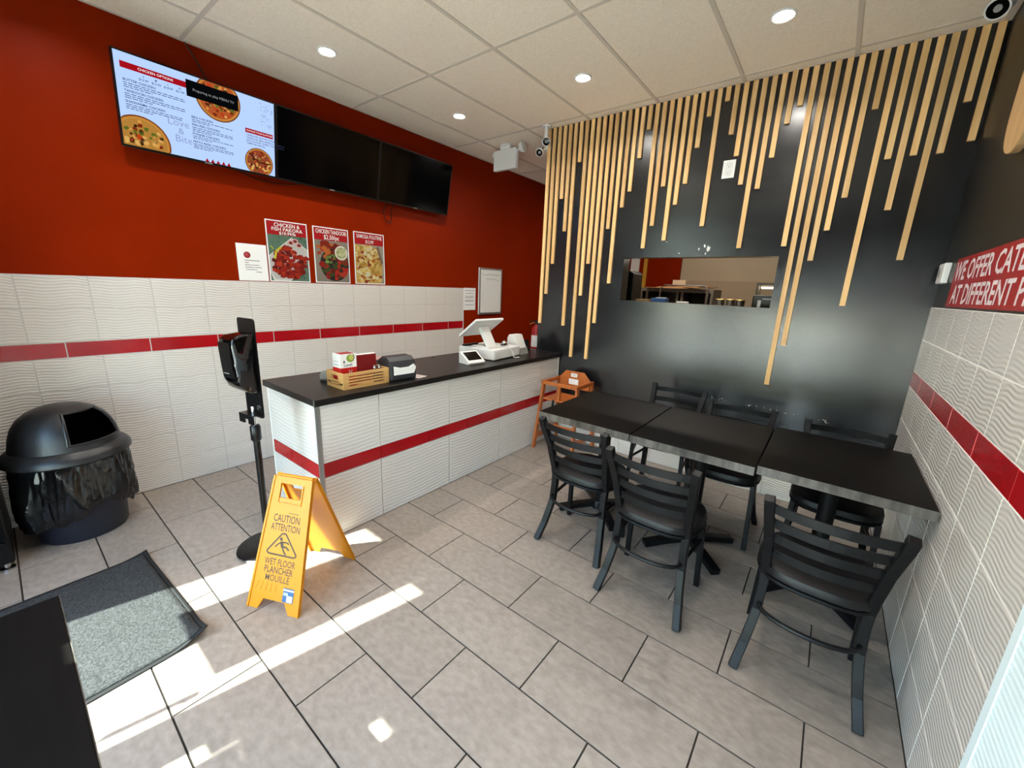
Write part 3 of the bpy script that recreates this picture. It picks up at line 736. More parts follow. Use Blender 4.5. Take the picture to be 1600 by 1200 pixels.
# ------------------------------------------------------------------ televisions
E_ = lambda h, s=1.0: emat('screen_'+h, h, s*TVS)
TVS = .8
def tv(y0, y1, label, lit):
    t = thing('wall_television', label, 'television', (.06, (y0+y1)/2, 2.26), 0, 'televisions in a row on the red wall')
    wd = (y1-y0)/2
    # panel tilts forward: bottom x=.075, top x=.16
    B = Vector((.085, 0, .495)).normalized(); L = .502; A = Vector((0, 1, 0)); n = A.cross(B).normalized()   # n towards +x
    O = Vector((.015, 0, 0))
    g = MB(); g.prism([(-wd, 0), (wd, 0), (wd, L), (-wd, L)], O, A, B, n, -.035, -.002); g.build('housing', M_black_pl, t, bevel=.004)
    f = MB(); bz = .009
    for q in ([(-wd, 0), (wd, 0), (wd, bz*1.5), (-wd, bz*1.5)], [(-wd, L-bz), (wd, L-bz), (wd, L), (-wd, L)], [(-wd, bz*1.5), (-wd+bz, bz*1.5), (-wd+bz, L-bz), (-wd, L-bz)], [(wd-bz, bz*1.5), (wd, bz*1.5), (wd, L-bz), (wd-bz, L-bz)]):
        f.prism(q, O, A, B, n, -.002, .003)
    f.build('bezel', M_black_pl, t)
    s = MB(); s.prism([(-wd+bz, bz*1.5), (wd-bz, bz*1.5), (wd-bz, L-bz), (-wd+bz, L-bz)], O, A, B, n, -.002, 0)
    m = mat('dark_screen', '#020203', .14, spec=.15) if not lit else emat('lit_screen', '#abc5f2', .8)
    sc = s.build('screen', m, t)
    lg = Print(O+n*.003, A, B, n); lg.quad(-.022, .003, .022, .009, M_grey_pl); lg.make('maker_badge', t)
    b = MB(); b.box((-.064, -.2, .12), (.012, .2, .36)); b.build('wall_bracket', M_black_pl, t)
    if not lit: return
    p = Print(O, A, B, n, .0005); Lw = -wd+bz; Rw = wd-bz; Tt = L-bz; Bb = bz*1.5
    red, ink, wht, blk = E_('#a80f1c', .8), E_('#2a3147', .8), E_('#f4f0f2'), E_('#06080a')
    gry = E_('#8e9cc4', .9)
    # header band and prices
    p.quad(Lw+.025, Tt-.078, Lw+.335, Tt-.045, red); p.quad(.235, .262, .418, .290, red)
    # pizzas
    def pizza(cx, cy, r, base, y_lo=None, y_hi=None, x_lo=None, n_=26):
        def clip(pts):
            out = []
            for x, y in pts:
                out.append((x if x_lo is None else max(x, x_lo), min(max(y, -9 if y_lo is None else y_lo), 9 if y_hi is None else y_hi)))
            return out
        ring = lambda rr: [(cx+rr*math.cos(a*math.pi/18), cy+rr*math.sin(a*math.pi/18)) for a in range(36)]
        p.poly(clip(ring(r)), E_('#8a4a22', .7)); p.up(); p.poly(clip(ring(r*.94)), E_('#c98a3c', .8)); p.up(); p.poly(clip(ring(r*.86)), E_(base, .8)); p.up()
        for k in range(n_):
            a, d = random.uniform(0, 6.28), r*.78*math.sqrt(random.random()); x, y = cx+d*math.cos(a), cy+d*math.sin(a); rr = r*random.uniform(.05, .11)
            if (y_lo is not None and y-rr < y_lo) or (y_hi is not None and y+rr > y_hi) or (x_lo is not None and x-rr < x_lo): continue
            p.disc(x, y, rr, E_(random.choice(('#7d2a12', '#e0b060', '#5e6a22', '#b8401c', '#d99a4a', '#3d2412')), .8), seg=8, jit=.25)
        p.up()
    pizza(Lw+.086, Bb+.030, .143, '#b5813a', y_lo=Bb, x_lo=Lw, n_=90)
    pizza(.080, Tt-.085, .130, '#b4572a', y_hi=Tt, n_=80)
    pizza(.318, Bb+.070, .094, '#94452a', y_lo=Bb, n_=60)
    p.stroke([(.25, Bb+.12), (.318, Bb+.07), (.40, Bb+.075)], .008, E_('#4a1c10', .7)); p.up()
    p.quad(-.095, Tt-.120, .195, Tt-.028, blk); p.up()
    p.text('Preparing to play MENU TV', .055, Tt-.076, .014, E_('#9aa09a', .8))
    p.text('CHICKEN OPTIONS', Lw+.185, Tt-.0615, .013, wht)
    for k, (a_, b_) in enumerate((('S', '$12.99'), ('M', '$15.99'), ('L', '$18.99'), ('XL', '$21.99'))):
        p.text(a_, Lw+.125+k*.058, Tt-.094, .010, ink, bold=.01); p.text(b_, Lw+.125+k*.058, Tt-.112, .011, ink, bold=.01)
    def item(s_, x, y, wdt, lines):
        p.text(s_, x, y, .0125, ink, align='L', bold=.012)
        for k in range(lines):
            x1 = x+(wdt if k < lines-1 else wdt*.45); xx = x
            while xx < x1:
                d = random.uniform(.012, .03); p.quad(xx, y-.0175-k*.0105, min(xx+d, x1), y-.0140-k*.0105, ink); xx += d+.005
    item('BUTTER CHICKEN', Lw+.03, Tt-.135, .29, 3); item('TANDOORI CHICKEN', Lw+.03, Tt-.190, .29, 3); item('SHAWARMA CHICKEN', Lw+.03, Tt-.245, .27, 3)
    item('BBQ CHICKEN', -.078, .262, .23, 2); item('PERI PERI CHICKEN', -.078, .218, .23, 3); item('PUNJABI CHICKEN', -.078, .166, .23, 2); item('PESTO BASIL CHICKEN', -.078, .120, .23, 3)
    p.text('CHOOSE YOUR FLAVOURS', .327, .276, .010, wht)
    for k, s_ in enumerate(('TANDOORI, BUTTER CHICKEN', 'TANDOORI, BBQ, BUFFALO, PARMESAN', 'HOT & HONEY, SWEET CHILI, KOREAN', 'TAMATAR SPECIAL')):
        p.text(s_, .238, .247-k*.017, .010, ink, align='L', bold=.008)
    p.text('Love', -.150, .205, .040, gry); p.text('&', -.140, .160, .036, gry); p.text('Bite', -.128, .115, .040, gry)
    for k in range(5): p.poly([(-.02+k*.032, Bb), (.004+k*.032, Bb), (-.008+k*.032, Bb+.022)], red)
    for k in range(60):
        x, y = random.uniform(.33, .418), random.uniform(.33, .47); p.stroke([(x, y), (x+random.uniform(-.015, .006), y+random.uniform(-.012, .012))], .003, gry)
    for k in range(6):
        x, y = random.uniform(-.2, .4), random.uniform(.05, .2); p.stroke([(x, y), (x+.03, y-.012)], .001, E_('#a9bce6', .95))
    tag(p.make('menu_picture', sc), kind='stuff')
tv(-2.905, -2.033, 'lit television showing a pale blue menu with pizzas', True)
tv(-2.029, -1.143, 'dark switched-off television beside the lit menu screen', False)
tv(-1.139, -.262, 'dark switched-off television at far end of the row', False)
def cable(name, pts, lab, r=.004, m=None, cat='cable'):
    # smooth polyline
    P = [Vector(p) for p in pts]; out = []
    for i in range(len(P)-1):
        p0, p1, p2, p3 = P[max(i-1, 0)], P[i], P[i+1], P[min(i+2, len(P)-1)]
        for k in range(6):
            t_ = k/6; out.append(.5*((2*p1)+(-p0+p2)*t_+(2*p0-5*p1+4*p2-p3)*t_**2+(-p0+3*p1-3*p2+p3)*t_**3))
    out.append(P[-1]); o = MB().tube(out, r, 6).build(name, m or M_black_pl, None, True); return tag(o, lab, cat)
cable('power_cable', [(.006, -2.50, 2.985), (.012, -2.45, 2.90), (.016, -2.40, 2.80), (.02, -2.39, 2.72)], 'thin dark cable running from ceiling to the lit screen')
cable('power_cable', [(.03, -.97, 2.29), (.02, -1.03, 2.22), (.012, -1.03, 2.14), (.012, -.98, 2.09), (.014, -.95, 2.12), (.02, -.95, 2.20), (.03, -.93, 2.29)], 'looped dark cable hanging below far dark screen')
cable('power_cable', [(.03, -2.30, 2.285), (.035, -2.2, 2.245), (.035, -2.05, 2.235), (.035, -1.9, 2.25), (.03, -1.8, 2.285)], 'sagging dark cable under junction of first two screens')

# ------------------------------------------------------------------ posters and papers on the red wall
def poster(name, y0, y1, z0, z1, label, cat='poster', th=.004, group=None):
    cy, cz = (y0+y1)/2, (z0+z1)/2
    t = thing(name, label, cat, (-.0055, cy, cz), 0, group)
    x = .0
    MB().box((0, y0-cy, z0-cz), (th, y1-cy, z1-cz)).build('sheet', M_paper, t)
    return t, Print((th, 0, 0), (0, 1, 0), (0, 0, 1), (1, 0, 0), .0004), (y1-y0)/2, (z1-z0)/2
def pm(h):
    d = '#'+''.join('%02x' % int(int(h[i:i+2], 16)*.86) for i in (1, 3, 5))
    return mat('print_'+h, d, .55, spec=.2)
def blobs(p, n_, x0, y0, x1, y1, r0, r1, cols, test=None):
    for _ in range(n_):
        x, y = random.uniform(x0, x1), random.uniform(y0, y1); r = random.uniform(r0, r1)
        if test and not test(x, y): continue
        p.disc(x, y, r, pm(random.choice(cols)), r*random.uniform(.6, 1), seg=8, jit=.25); p.lv += .02
def food_posters():
    t, p, a, b = poster('food_poster', -2.116, -1.791, 1.489, 1.966, 'chicken and fish pakora price poster on the red wall', group='food price posters')
    m = .008
    p.quad(-a+m, -b+m, a-m, b-m, pm('#5f7d6a')); blobs(p, 60, -a+.02, -b+.02, a-.02, .12, .008, .02, ('#587562', '#67876f', '#4c6a57')); p.up()
    p.quad(-a+m, .128, a-m, b-m, pm('#b01119')); p.up()
    p.poly([(-a+m, -.035), (.03, .118), (a-m, .03), (a-m, -.05), (.0, -b+m), (-a+m+.02, -b+m), (-a+m, -.17)], pm('#dfe0dd')); p.up()
    p.poly([(-a+.012, -.045), (.03, .108), (a-.012, .022), (a-.012, -.045), (.0, -b+.022), (-a+.045, -b+.022), (-a+.012, -.165)], pm('#c9c6c1')); p.up()
    blobs(p, 170, -.13, -.20, .14, .04, .013, .028, ('#8f1c10', '#a82a14', '#7a150d', '#b83a1c', '#96200f', '#5f120b'), lambda x, y: abs(x)*.75+abs(y+.085) < .155); p.up()
    for x, y in ((.02, .075), (.055, .09), (.085, .06)): p.disc(x, y, .026, pm('#e3b8b4'), .02); p.up(); p.disc(x, y, .016, pm('#7a2a22'), .012); p.up()
    p.stroke([(-.115, -.06), (-.10, .0), (-.06, .035)], .016, pm('#cfc23a')); p.stroke([(-.14, .04), (-.12, .015)], .01, pm('#b7c04a')); p.up()
    for s, z, h, w_ in (('CHICKEN &', .205, .028, .20), ('FISH PAKORA', .172, .026, .24), ('$10.99/lb', .143, .022, .13)): p.text(s, 0, z, h, M_paper, width=w_, bold=.008)
    p.make('print', t)
    t, p, a, b = poster('food_poster', -1.742, -1.415, 1.492, 1.965, 'chicken tandoori price poster on the red wall', group='food price posters')
    p.quad(-a+m, -b+m, a-m, b-m, pm('#8f8578')); p.up(); p.quad(-a+m, .128, a-m, b-m, pm('#b01119')); p.up()
    p.disc(.02, -.075, .135, pm('#2b2a22'), .145, seg=24); p.up()
    blobs(p, 40, -.13, -.02, .06, .11, .016, .03, ('#8a2412', '#a6411c', '#6e1b10', '#b9632a')); p.up()
    blobs(p, 60, -.10, -.205, .13, -.02, .012, .028, ('#8f1c14', '#a82318', '#6f150f', '#3d4a20', '#b2381f'), lambda x, y: (x-.02)**2+(y+.08)**2 < .0165); p.up()
    p.disc(.085, .03, .062, pm('#e8e4d8')); p.up(); p.disc(.085, .03, .05, pm('#b7b98a')); p.up()
    blobs(p, 26, .045, -.01, .125, .07, .004, .009, ('#6d7a3a', '#d3d2a8', '#8a9450')); p.up()
    blobs(p, 14, -.06, -.06, .03, .01, .008, .016, ('#5d7a34', '#7c9a4c')); p.up()
    p.text('CHICKEN TANDOORI', 0, .200, .034, M_paper, width=.28, bold=.004); p.text('$2.50/pc', 0, .155, .036, M_paper, width=.14, bold=.006)
    p.make('print', t)
    t, p, a, b = poster('food_poster', -1.361, -1.035, 1.493, 1.968, 'samosa poutine price poster on the red wall', group='food price posters')
    p.quad(-a+m, -b+m, a-m, b-m, pm('#a39a8a')); p.up(); p.quad(-a+m, .128, a-m, b-m, pm('#b01119')); p.up()
    p.poly([(-a+m, -b+m), (.10, -b+m), (.135, -.12), (.14, 0), (.09, .09), (-.02, .125), (-a+m, .12)], pm('#c9a45a')); p.up()
    blobs(p, 190, -.145, -.215, .125, .11, .010, .022, ('#d8b868', '#c89440', '#e6d49a', '#b06a2c', '#8f3c1c', '#d7cfae', '#a8863c', '#e0c070'), lambda x, y: x < .12-.25*max(0, y)); p.up()
    p.poly([(.075, .115), (.10, .12), (.145, -.03), (.12, -.05)], pm('#7a6a58')); p.up()
    p.text('SAMOSA POUTINE', 0, .200, .034, M_paper, width=.27, bold=.004); p.text('$13.99', 0, .155, .030, M_paper, width=.085, bold=.006)
    p.make('print', t)
    t, p, a, b = poster('paper_notice', -2.336, -2.126, 1.489, 1.764, 'white notice sheet with red round seal beside pakora poster', 'notice')
    p.disc(-.035, .055, .024, pm('#a3313a')); p.up(); p.disc(-.038, .058, .012, pm('#c45058')); 
    for k, (x0, x1) in enumerate(((-.055, .05), (-.055, -.03), (-.055, .045), (-.055, .06), (-.052, .025), (.02, .06))):
        x = x0
        while x < x1: d = random.uniform(.006, .018); p.quad(x, .012-k*.017, min(x+d, x1), .0165-k*.017, pm('#4a4a4c')); x += d+.003
    p.make('print', t)
    t, p, a, b = poster('paper_notice', .092, .302, 1.216, 1.487, 'small printed paper taped at the edge of white tiles', 'notice')
    for k, z in enumerate((.10, .065, .03, .012, -.02, -.032, -.075)): 
        x = -.08
        while x < .07: d = random.uniform(.01, .03); p.quad(x, z, min(x+d, .075), z+.007, pm('#77777c')); x += d+.006
    p.make('print', t)
    t = thing('whiteboard', 'white wall-mounted dry-erase board on the red wall above counter', 'whiteboard', (-.0055, .575, 1.45))
    MB().box((0, -.222, -.295), (.022, .222, .295)).build('board', M_white_pl, t, bevel=.004)
    f = MB(); f.box((.022, -.222, .275), (.026, .222, .295)); f.box((.022, -.222, -.295), (.030, .222, -.270)); f.box((.022, -.222, -.27), (.026, -.205, .275)); f.box((.022, .205, -.27), (.026, .222, .275)); f.build('frame', M_alu, t)
    p = Print((.022, 0, 0), (0, 1, 0), (0, 0, 1), (1, 0, 0), .0004)
    ink = pm('#8f9494')
    for y0, y1, z in ((-.17, .19, .215), (-.10, .10, .16), (.11, .17, .148)):
        y = y0; q = []
        while y < y1: q.append((y, z+random.uniform(-.010, .010))); y += .011
        p.stroke(q, .004, ink)
    p.make('handwriting', t)
food_posters()

# ------------------------------------------------------------------ objects on the counter
ZC = .8832
def counter_stuff():
    # bamboo crate
    t = thing('wooden_crate', 'pale bamboo crate with slotted sides on the counter edge', 'crate', (1.325, -2.175, ZC))
    L2, W2, h = .158, .092, .098
    for s in (-1, 1):
        MB().box((s*W2-.005, -L2, 0), (s*W2+.005, -L2+.035, h)).build('corner_board', M_bamboo, t); MB().box((s*W2-.005, L2-.035, 0), (s*W2+.005, L2, h)).build('corner_board', M_bamboo, t)
        for z0, z1 in ((0, .018), (.026, .036), (.044, .054), (.062, .072), (.080, h)):
            MB().box((s*W2-.005, -L2+.035, z0), (s*W2+.005, L2-.035, z1)).build('slat', M_bamboo, t)
        e = MB(); y = s*(L2-.005)
        for a_, b_ in (((-W2+.005, 0), (W2-.005, .02)), ((-W2+.005, .026), (W2-.005, .036)), ((-W2+.005, .042), (W2-.005, .052)), ((-W2+.005, .08), (W2-.005, h)), ((-W2+.005, .052), (-.035, .08)), ((.035, .052), (W2-.005, .08)), ((-W2+.005, .02), (-.05, .042)), ((.05, .02), (W2-.005, .042))):
            e.box((a_[0], y-.005, a_[1]), (b_[0], y+.005, b_[1]))
        e.build('end_panel', M_bamboo, t)
    MB().box((-W2+.006, -L2+.011, .001), (W2-.006, L2-.011, .006)).build('bottom', M_bamboo, t)
    # tea box
    t = thing('tea_box', 'red and white carton with green fruit picture standing in crate', 'box', (1.322, -2.262, ZC+.007))
    MB().box((-.045, -.052, 0), (.045, .052, .198)).build('carton', M_paper, t)
    def side(O, A, B, n, w_, front):
        p = Print(O, A, B, n, .0004); rd = pm('#d8231f'); p.quad(-w_, .0, w_, .115, rd); p.up()
        if front:
            p.disc(.012, .172, .026, pm('#8fae3c'), .024); p.up(); p.disc(.018, .176, .016, pm('#cfd77a'), .018); p.up(); p.stroke([(.03, .195), (.038, .175), (.028, .155)], .005, pm('#7a5a2c'))
            p.text('Lunch', -.005, .132, .016, pm('#2c3440'), bold=.01); p.disc(-.03, .152, .005, pm('#3b2c2c'), .008); p.stroke([(.0, .10), (.01, .06), (.018, .10)], .006, pm('#ecd0c6'))
        else: p.quad(-w_+.01, .13, w_-.02, .134, pm('#b9b4c0')); p.quad(-w_+.01, .15, w_-.03, .154, pm('#c9c4cc'))
        return p
    side((.045, 0, 0), (0, 1, 0), (0, 0, 1), (1, 0, 0), .052, True).make('print', t); side((0, -.052, 0), (1, 0, 0), (0, 0, 1), (0, -1, 0), .045, False).make('print', t)
    p = Print((0, 0, .198), (1, 0, 0), (0, 1, 0), (0, 0, 1)); p.quad(-.04, -.045, .04, .045, pm('#a83a3a')); p.make('print', t)
    # red menu holder
    t = thing('menu_stack', 'dark red folded menus standing upright in the crate', 'menu', (1.295, -2.104, ZC+.007))
    MB().box((-.02, -.078, 0), (.012, .072, .172)).build('cover', mat('dark_red_card', '#7d0f16', .45), t, bevel=.002)
    MB().box((-.018, -.076, .172), (.010, .070, .175)).build('pages', M_paper, t)
    p = Print((.0122, 0, 0), (0, 1, 0), (0, 0, 1), (1, 0, 0)); p.stroke([(-.03, .115), (-.02, .125), (.0, .12), (.01, .115)], .003, pm('#96424a')); p.make('emblem', t)
    for y, wh in ((-2.082, 'closer to the red and white carton'), (-2.050, 'closer to the napkin dispenser')):
        t = thing('spice_shaker', 'small spice shaker with steel cap in crate, '+wh, 'shaker', (1.365, y, ZC+.007), 0, 'spice shakers in the crate')
        MB().lathe([(.013, 0), (.014, .01), (.014, .075), (.011, .085)], seg=18).build('jar', mat('brown_jar', '#3a1c14', .2), t, True)
        MB().lathe([(.0125, .0852), (.0125, .104), (.010, .107), (.001, .108)], seg=18).build('cap', M_chrome, t, True)
    # steel round lid behind the crate
    t = thing('card_holder', 'small round steel card holder beside the wooden crate', 'card holder', (1.135, -2.275, ZC))
    MB().lathe([(.001, 0), (.05, 0), (.05, .012), (.001, .014)], seg=28).build('base', M_black_pl, t, True)
    MB().prism([(-.05, 0), (.05, 0), (.05, .03), (.035, .055), (-.035, .055), (-.05, .03)], (0, 0, .014), (.5, .87, 0), (0, 0, 1), (.87, -.5, 0), -.002, .002).build('plate', M_steel, t)
    # napkin dispenser
    t = thing('napkin_dispenser', 'charcoal countertop napkin dispenser with white napkins showing', 'napkin dispenser', (1.385, -1.915, ZC), R_(-4))
    prof = [(-.11, 0), (.062, 0), (.070, .02), (.068, .09), (.050, .135), (.015, .158), (-.05, .160), (-.11, .125)]
    MB().prism(prof, (0, 0, 0), (1, 0, 0), (0, 0, 1), (0, 1, 0), -.097, .097).build('housing', mat('charcoal_plastic', '#2a2c31', .4), t, bevel=.012)
    MB().prism([(-.078, .046), (.075, .046), (.092, .085), (.075, .108), (.035, .092), (-.03, .092), (-.078, .105)], (.0702, 0, 0), (0, 1, 0), (0, 0, 1), (1, 0, 0), -.004, .0012).build('napkins', M_paper, t)
    MB().box((-.02, -.085, .150), (.03, .085, .1575)).build('ad_window', mat('smoked', '#23252a', .15), t) if False else None
    # flyer
    t = thing('flyer', 'small pinkish leaflet lying on counter beside napkin dispenser', 'leaflet', (1.40, -1.775, ZC), R_(12))
    MB().box((-.07, -.04, .0), (.055, .045, .0012)).build('sheet', M_paper, t)
    p = Print((0, 0, .0012), (1, 0, 0), (0, 1, 0), (0, 0, 1)); 
    for k in range(5): p.quad(-.06+k*.023, -.035, -.048+k*.023, .04, pm('#c08a8a'))
    p.make('print', t)
    t = thing('clipboard_box', 'low clear acrylic leaflet tray behind the napkin dispenser', 'tray', (1.145, -1.98, ZC))
    MB().box((-.06, -.10, 0), (.06, .10, .11)).build('body', mat('grey_acrylic', '#6b6664', .2), t, bevel=.003); MB().box((-.058, -.098, .1105), (.058, .098, .1135)).build('leaflets', pm('#c79a94'), t)
    # cash drawer
    t = thing('cash_drawer', 'white cash drawer under the point of sale screen', 'cash drawer', (1.155, -.715, ZC), R_(6))
    MB().box((-.195, -.215, .006), (.195, .215, .094)).build('case', M_white_pl, t, bevel=.004)
    MB().box((.195, -.205, .012), (.199, .205, .086)).build('drawer_front', M_white_pl, t, bevel=.002)
    for x in (-.14, .14):
        for y in (-.16, .16): MB().box((x-.015, y-.015, 0), (x+.015, y+.015, .006)).build('foot', M_black_pl, t)
    # POS display
    t = thing('point_of_sale_screen', 'white point of sale screen tilted away on a sloped stand', 'pos screen', (1.17, -.80, ZC+.0945))
    MB().box((-.10, -.075, 0), (.11, .085, .012)).build('base', M_white_pl, t, bevel=.004)
    MB().sq([(.075, .005, .012), (-.005, .005, .165)], .10, .035, up=(0, 1, 0)).build('stand_arm', M_white_pl, t, bevel=.004) if False else None
    st = MB(); st.prism([(.09, .012), (.05, .012), (-.05, .17), (-.015, .185)], (0, 0, 0), (1, 0, 0), (0, 0, 1), (0, 1, 0), -.05, .055); st.build('stand_arm', M_white_pl, t, bevel=.003)
    MB().prism([(.0915, .013), (.0835, .026), (.0555, .070), (.0635, .057)], (0, 0, 0), (1, 0, 0), (0, 0, 1), (0, 1, 0), -.049, .054).build('arm_cover', M_grey_pl, t) if False else None
    A = Vector((0, 1, 0)); B = Vector((.80, 0, .60)); n = Vector((.6, 0, -.8))
    # screen faces -x side and up; its white back faces the shop
    scr = MB(); scr.prism([(-.185, -.16), (.185, -.16), (.185, .10), (-.185, .10)], (-.02, .0, .185), A, B, n, -.022, 0); sc = scr.build('display', M_white_pl, t, bevel=.005)
    g = MB(); g.prism([(-.172, -.147), (.172, -.147), (.172, .087), (-.172, .087)], (-.02, .0, .185), A, B, n, -.0235, -.0221); g.build('glass', M_gloss_black, sc)
    # customer terminal
    t = thing('payment_terminal', 'white wedge payment tablet with black screen on counter', 'payment terminal', (1.305, -1.115, ZC), R_(-8))
    MB().prism([(-.065, 0), (.065, 0), (.075, .018), (-.055, .098), (-.07, .09)], (0, 0, 0), (1, 0, 0), (0, 0, 1), (0, 1, 0), -.088, .088).build('body', M_white_pl, t, bevel=.005)
    O = Vector((.010, 0, .058)); B = Vector((-.13, 0, .080)).normalized(); n = Vector((.080, 0, .13)).normalized()
    p = Print(O, (0, 1, 0), B, n, .0012); p.quad(-.070, -.045, .070, .058, M_gloss_black); p.make('screen', t)
    # receipt printer
    t = thing('card_printer', 'white wedge-shaped printer with grey base at the counter end', 'printer', (1.215, -.375, ZC), 0)
    MB().prism([(-.07, .0), (.095, .0), (.075, .05), (.01, .185), (-.05, .185), (-.07, .15)], (0, 0, 0), (1, 0, 0), (0, 0, 1), (0, 1, 0), -.075, .06).build('body', M_white_pl, t, bevel=.004)
    MB().prism([(.0955, .001), (.100, .001), (.080, .062), (.0755, .062)], (0, 0, 0), (1, 0, 0), (0, 0, 1), (0, 1, 0), -.073, .058).build('grey_skirt', M_grey_pl, t)
    t = thing('call_bell', 'small silver service bell with black base on the cash drawer', 'bell', (1.21, -.575, ZC+.0965))
    MB().lathe([(.036, 0), (.036, .008), (.001, .009)], seg=24).build('base', M_black_pl, t, True); MB().lathe([(.031, .0092), (.029, .022), (.020, .034), (.006, .040), (.001, .041)], seg=24).build('dome', M_chrome, t, True); MB().lathe([(.004, .041), (.004, .048), (.001, .049)], seg=10).build('button', M_chrome, t, True)
    cable('white_cable', [(1.29, -.60, .984), (1.30, -.645, .99), (1.325, -.68, .99), (1.355, -.69, .984), (1.376, -.66, .95), (1.378, -.645, .91), (1.385, -.63, .888), (1.40, -.58, .888)], 'white cable looping over the front of the cash drawer', .0045, M_white_pl)
    t = thing('card_terminal', 'small black handheld terminal leaning behind white printer', 'terminal', (1.16, -.165, ZC))
    MB().prism([(-.03, 0), (.04, 0), (.02, .11), (-.005, .11)], (0, 0, 0), (1, 0, 0), (0, 0, 1), (0, 1, 0), -.035, .035).build('body', M_black_pl, t, bevel=.004)
    # keyboard-like dark bar behind screen
    t = thing('barcode_scanner', 'slim black scanner lying on the back of cash drawer', 'scanner', (1.02, -.86, ZC+.0945))
    MB().box((-.02, -.07, 0), (.02, .11, .018)).build('body', M_black_pl, t, bevel=.006)
counter_stuff()

# fire extinguisher on the kitchen side of the slatted wall
def extinguisher():
    t = thing('fire_extinguisher', 'red fire extinguisher beyond counter by slatted wall edge', 'fire extinguisher', (1.015, .24, .80))
    MB().lathe([(.001, 0), (.052, 0), (.055, .008), (.055, .25), (.045, .285), (.022, .305), (.018, .325)], seg=28).build('cylinder', mat('extinguisher_red', '#a31218', .3), t, True)
    MB().lathe([(.0556, .07), (.0556, .20)], seg=28, fn=lambda r, z, a, j: (r, z)).build('label', M_paper, t, True)
    MB().lathe([(.022, .32), (.022, .35), (.012, .36)], seg=16).build('valve', M_black_pl, t, True)
    MB().box((-.09, -.012, .352), (.03, .012, .362)).build('handle', M_black_pl, t, bevel=.003)
    MB().sq([(.02, 0, .342), (-.05, 0, .335), (-.095, 0, .315)], .02, .006).build('lever', M_gold, t)
    MB().box((-.03, -.03, -.012), (.03, .055, 0)).build('bracket', M_black_pl, t)
    t2 = thing('extinguisher_shelf', 'narrow dark ledge holding the fire extinguisher', 'shelf', (1.015, .24, 0))
    MB().box((-.12, -.07, .74), (.13, .10, .787)).build('board', M_counter_top, t2); MB().box((-.10, -.05, 0), (.11, .08, .74)).build('support', M_black_wall2, t2)
extinguisher()

# ------------------------------------------------------------------ fixtures
def exit_box():
    t = thing('exit_sign_box', 'white hanging sign box on a ceiling canopy, seen from behind', 'sign box', (.58, .12, H))
    MB().box((-.155, -.022, -.245), (.155, .022, -.045)).build('housing', M_white_pl, t, bevel=.006)
    MB().box((-.06, -.026, -.046), (.07, .026, -.012)).build('junction_cap', M_white_pl, t, bevel=.004)
    MB().lathe([(.06, 0), (.06, -.012), (.05, -.02), (.001, -.022)], seg=24).build('canopy', M_white_pl, t, True)
    c = MB(); c.tube([(.155, 0, -.07), (.20, 0, -.06)], .014, 12); c.build('arm', M_white_pl, t, True)
    o = MB().lathe([(.001, -.03), (.045, -.028), (.055, .0), (.045, .012), (.001, .014)], seg=20).build('lamp_head', M_white_pl, t, True); o.location = (.225, 0, -.052); o.rotation_euler = (0, R_(70), 0)
    o = MB().lathe([(.001, -.02), (.028, -.018), (.032, .0), (.001, .01)], seg=20).build('lamp_head', M_white_pl, t, True); o.location = (-.170, 0, -.085); o.rotation_euler = (0, R_(-70), 0)
exit_box()
def cctv(name, label, loc, aim, r=.032, ln=.085, base=None):
    t = thing(name, label, 'camera', loc, 0, 'security cameras')
    d = Vector(aim).normalized(); q = d.to_track_quat('Z', 'Y').to_euler()
    b = MB().lathe([(.001, -ln*.6), (r*.8, -ln*.55), (r, -ln*.3), (r, ln*.5), (r*.86, ln*.5)], seg=28, fn=lambda rr, z, a, j: (rr, z)).build('body', M_white_pl, t, True); b.rotation_euler = q
    l = MB().lathe([(r*.86, ln*.49), (r*.8, ln*.42), (.001, ln*.40)], seg=28, fn=lambda rr, z, a, j: (rr, z)).build('front_glass', M_gloss_black, t, True); l.rotation_euler = q
    l2 = MB().lathe([(r*.34, ln*.41), (r*.34, ln*.47), (.001, ln*.48)], seg=16).build('lens', M_grey_pl, t, True); l2.rotation_euler = q
    if base:
        MB().tube([(0, 0, 0), tuple(Vector(base))], r*.5, 12).build('mount', M_white_pl, t, True)
        o = MB().lathe([(r*1.1, 0), (r*1.1, .012), (.001, .012)], seg=24).build('base_plate', M_white_pl, t, True); o.location = base
        if abs(base[2]) < .05: o.rotation_euler = (R_(-90), 0, 0)
cctv('security_camera', 'small white bullet camera at top left of slatted wall', (1.235, -.088, 2.855), (.55, -.75, -.28), .038, .085, (.0, .0, .118))
cctv('security_camera', 'small white camera angled down below another at slatted wall edge', (1.150, -.05, 2.800), (.25, -.75, -.55), .036, .095, (.05, .045, .03))
cctv('security_camera', 'larger white camera on ceiling in the corner above slats', (4.005, -.30, 2.945), (-.25, -.55, -.55), .046, .10, (.01, .02, .026))

t = thing('power_outlet', 'white double power outlet high on the black slatted wall', 'outlet', (2.831, 0, 2.433))
MB().box((-.042, -.007, -.062), (.042, -.0004, .062)).build('cover_plate', M_white_pl, t, bevel=.002)
p = Print((0, -.007, 0), (1, 0, 0), (0, 0, 1), (0, -1, 0)); 
for z in (.024, -.024): p.quad(-.010, z-.002, -.006, z+.010, M_grey_pl); p.quad(.006, z-.002, .010, z+.010, M_grey_pl); p.disc(0, z-.009, .004, M_grey_pl, seg=10); p.stroke([(-.019, z-.018), (.019, z-.018), (.019, z+.018), (-.019, z+.018), (-.019, z-.018)], .0012, M_grey_pl)
p.make('sockets', t)

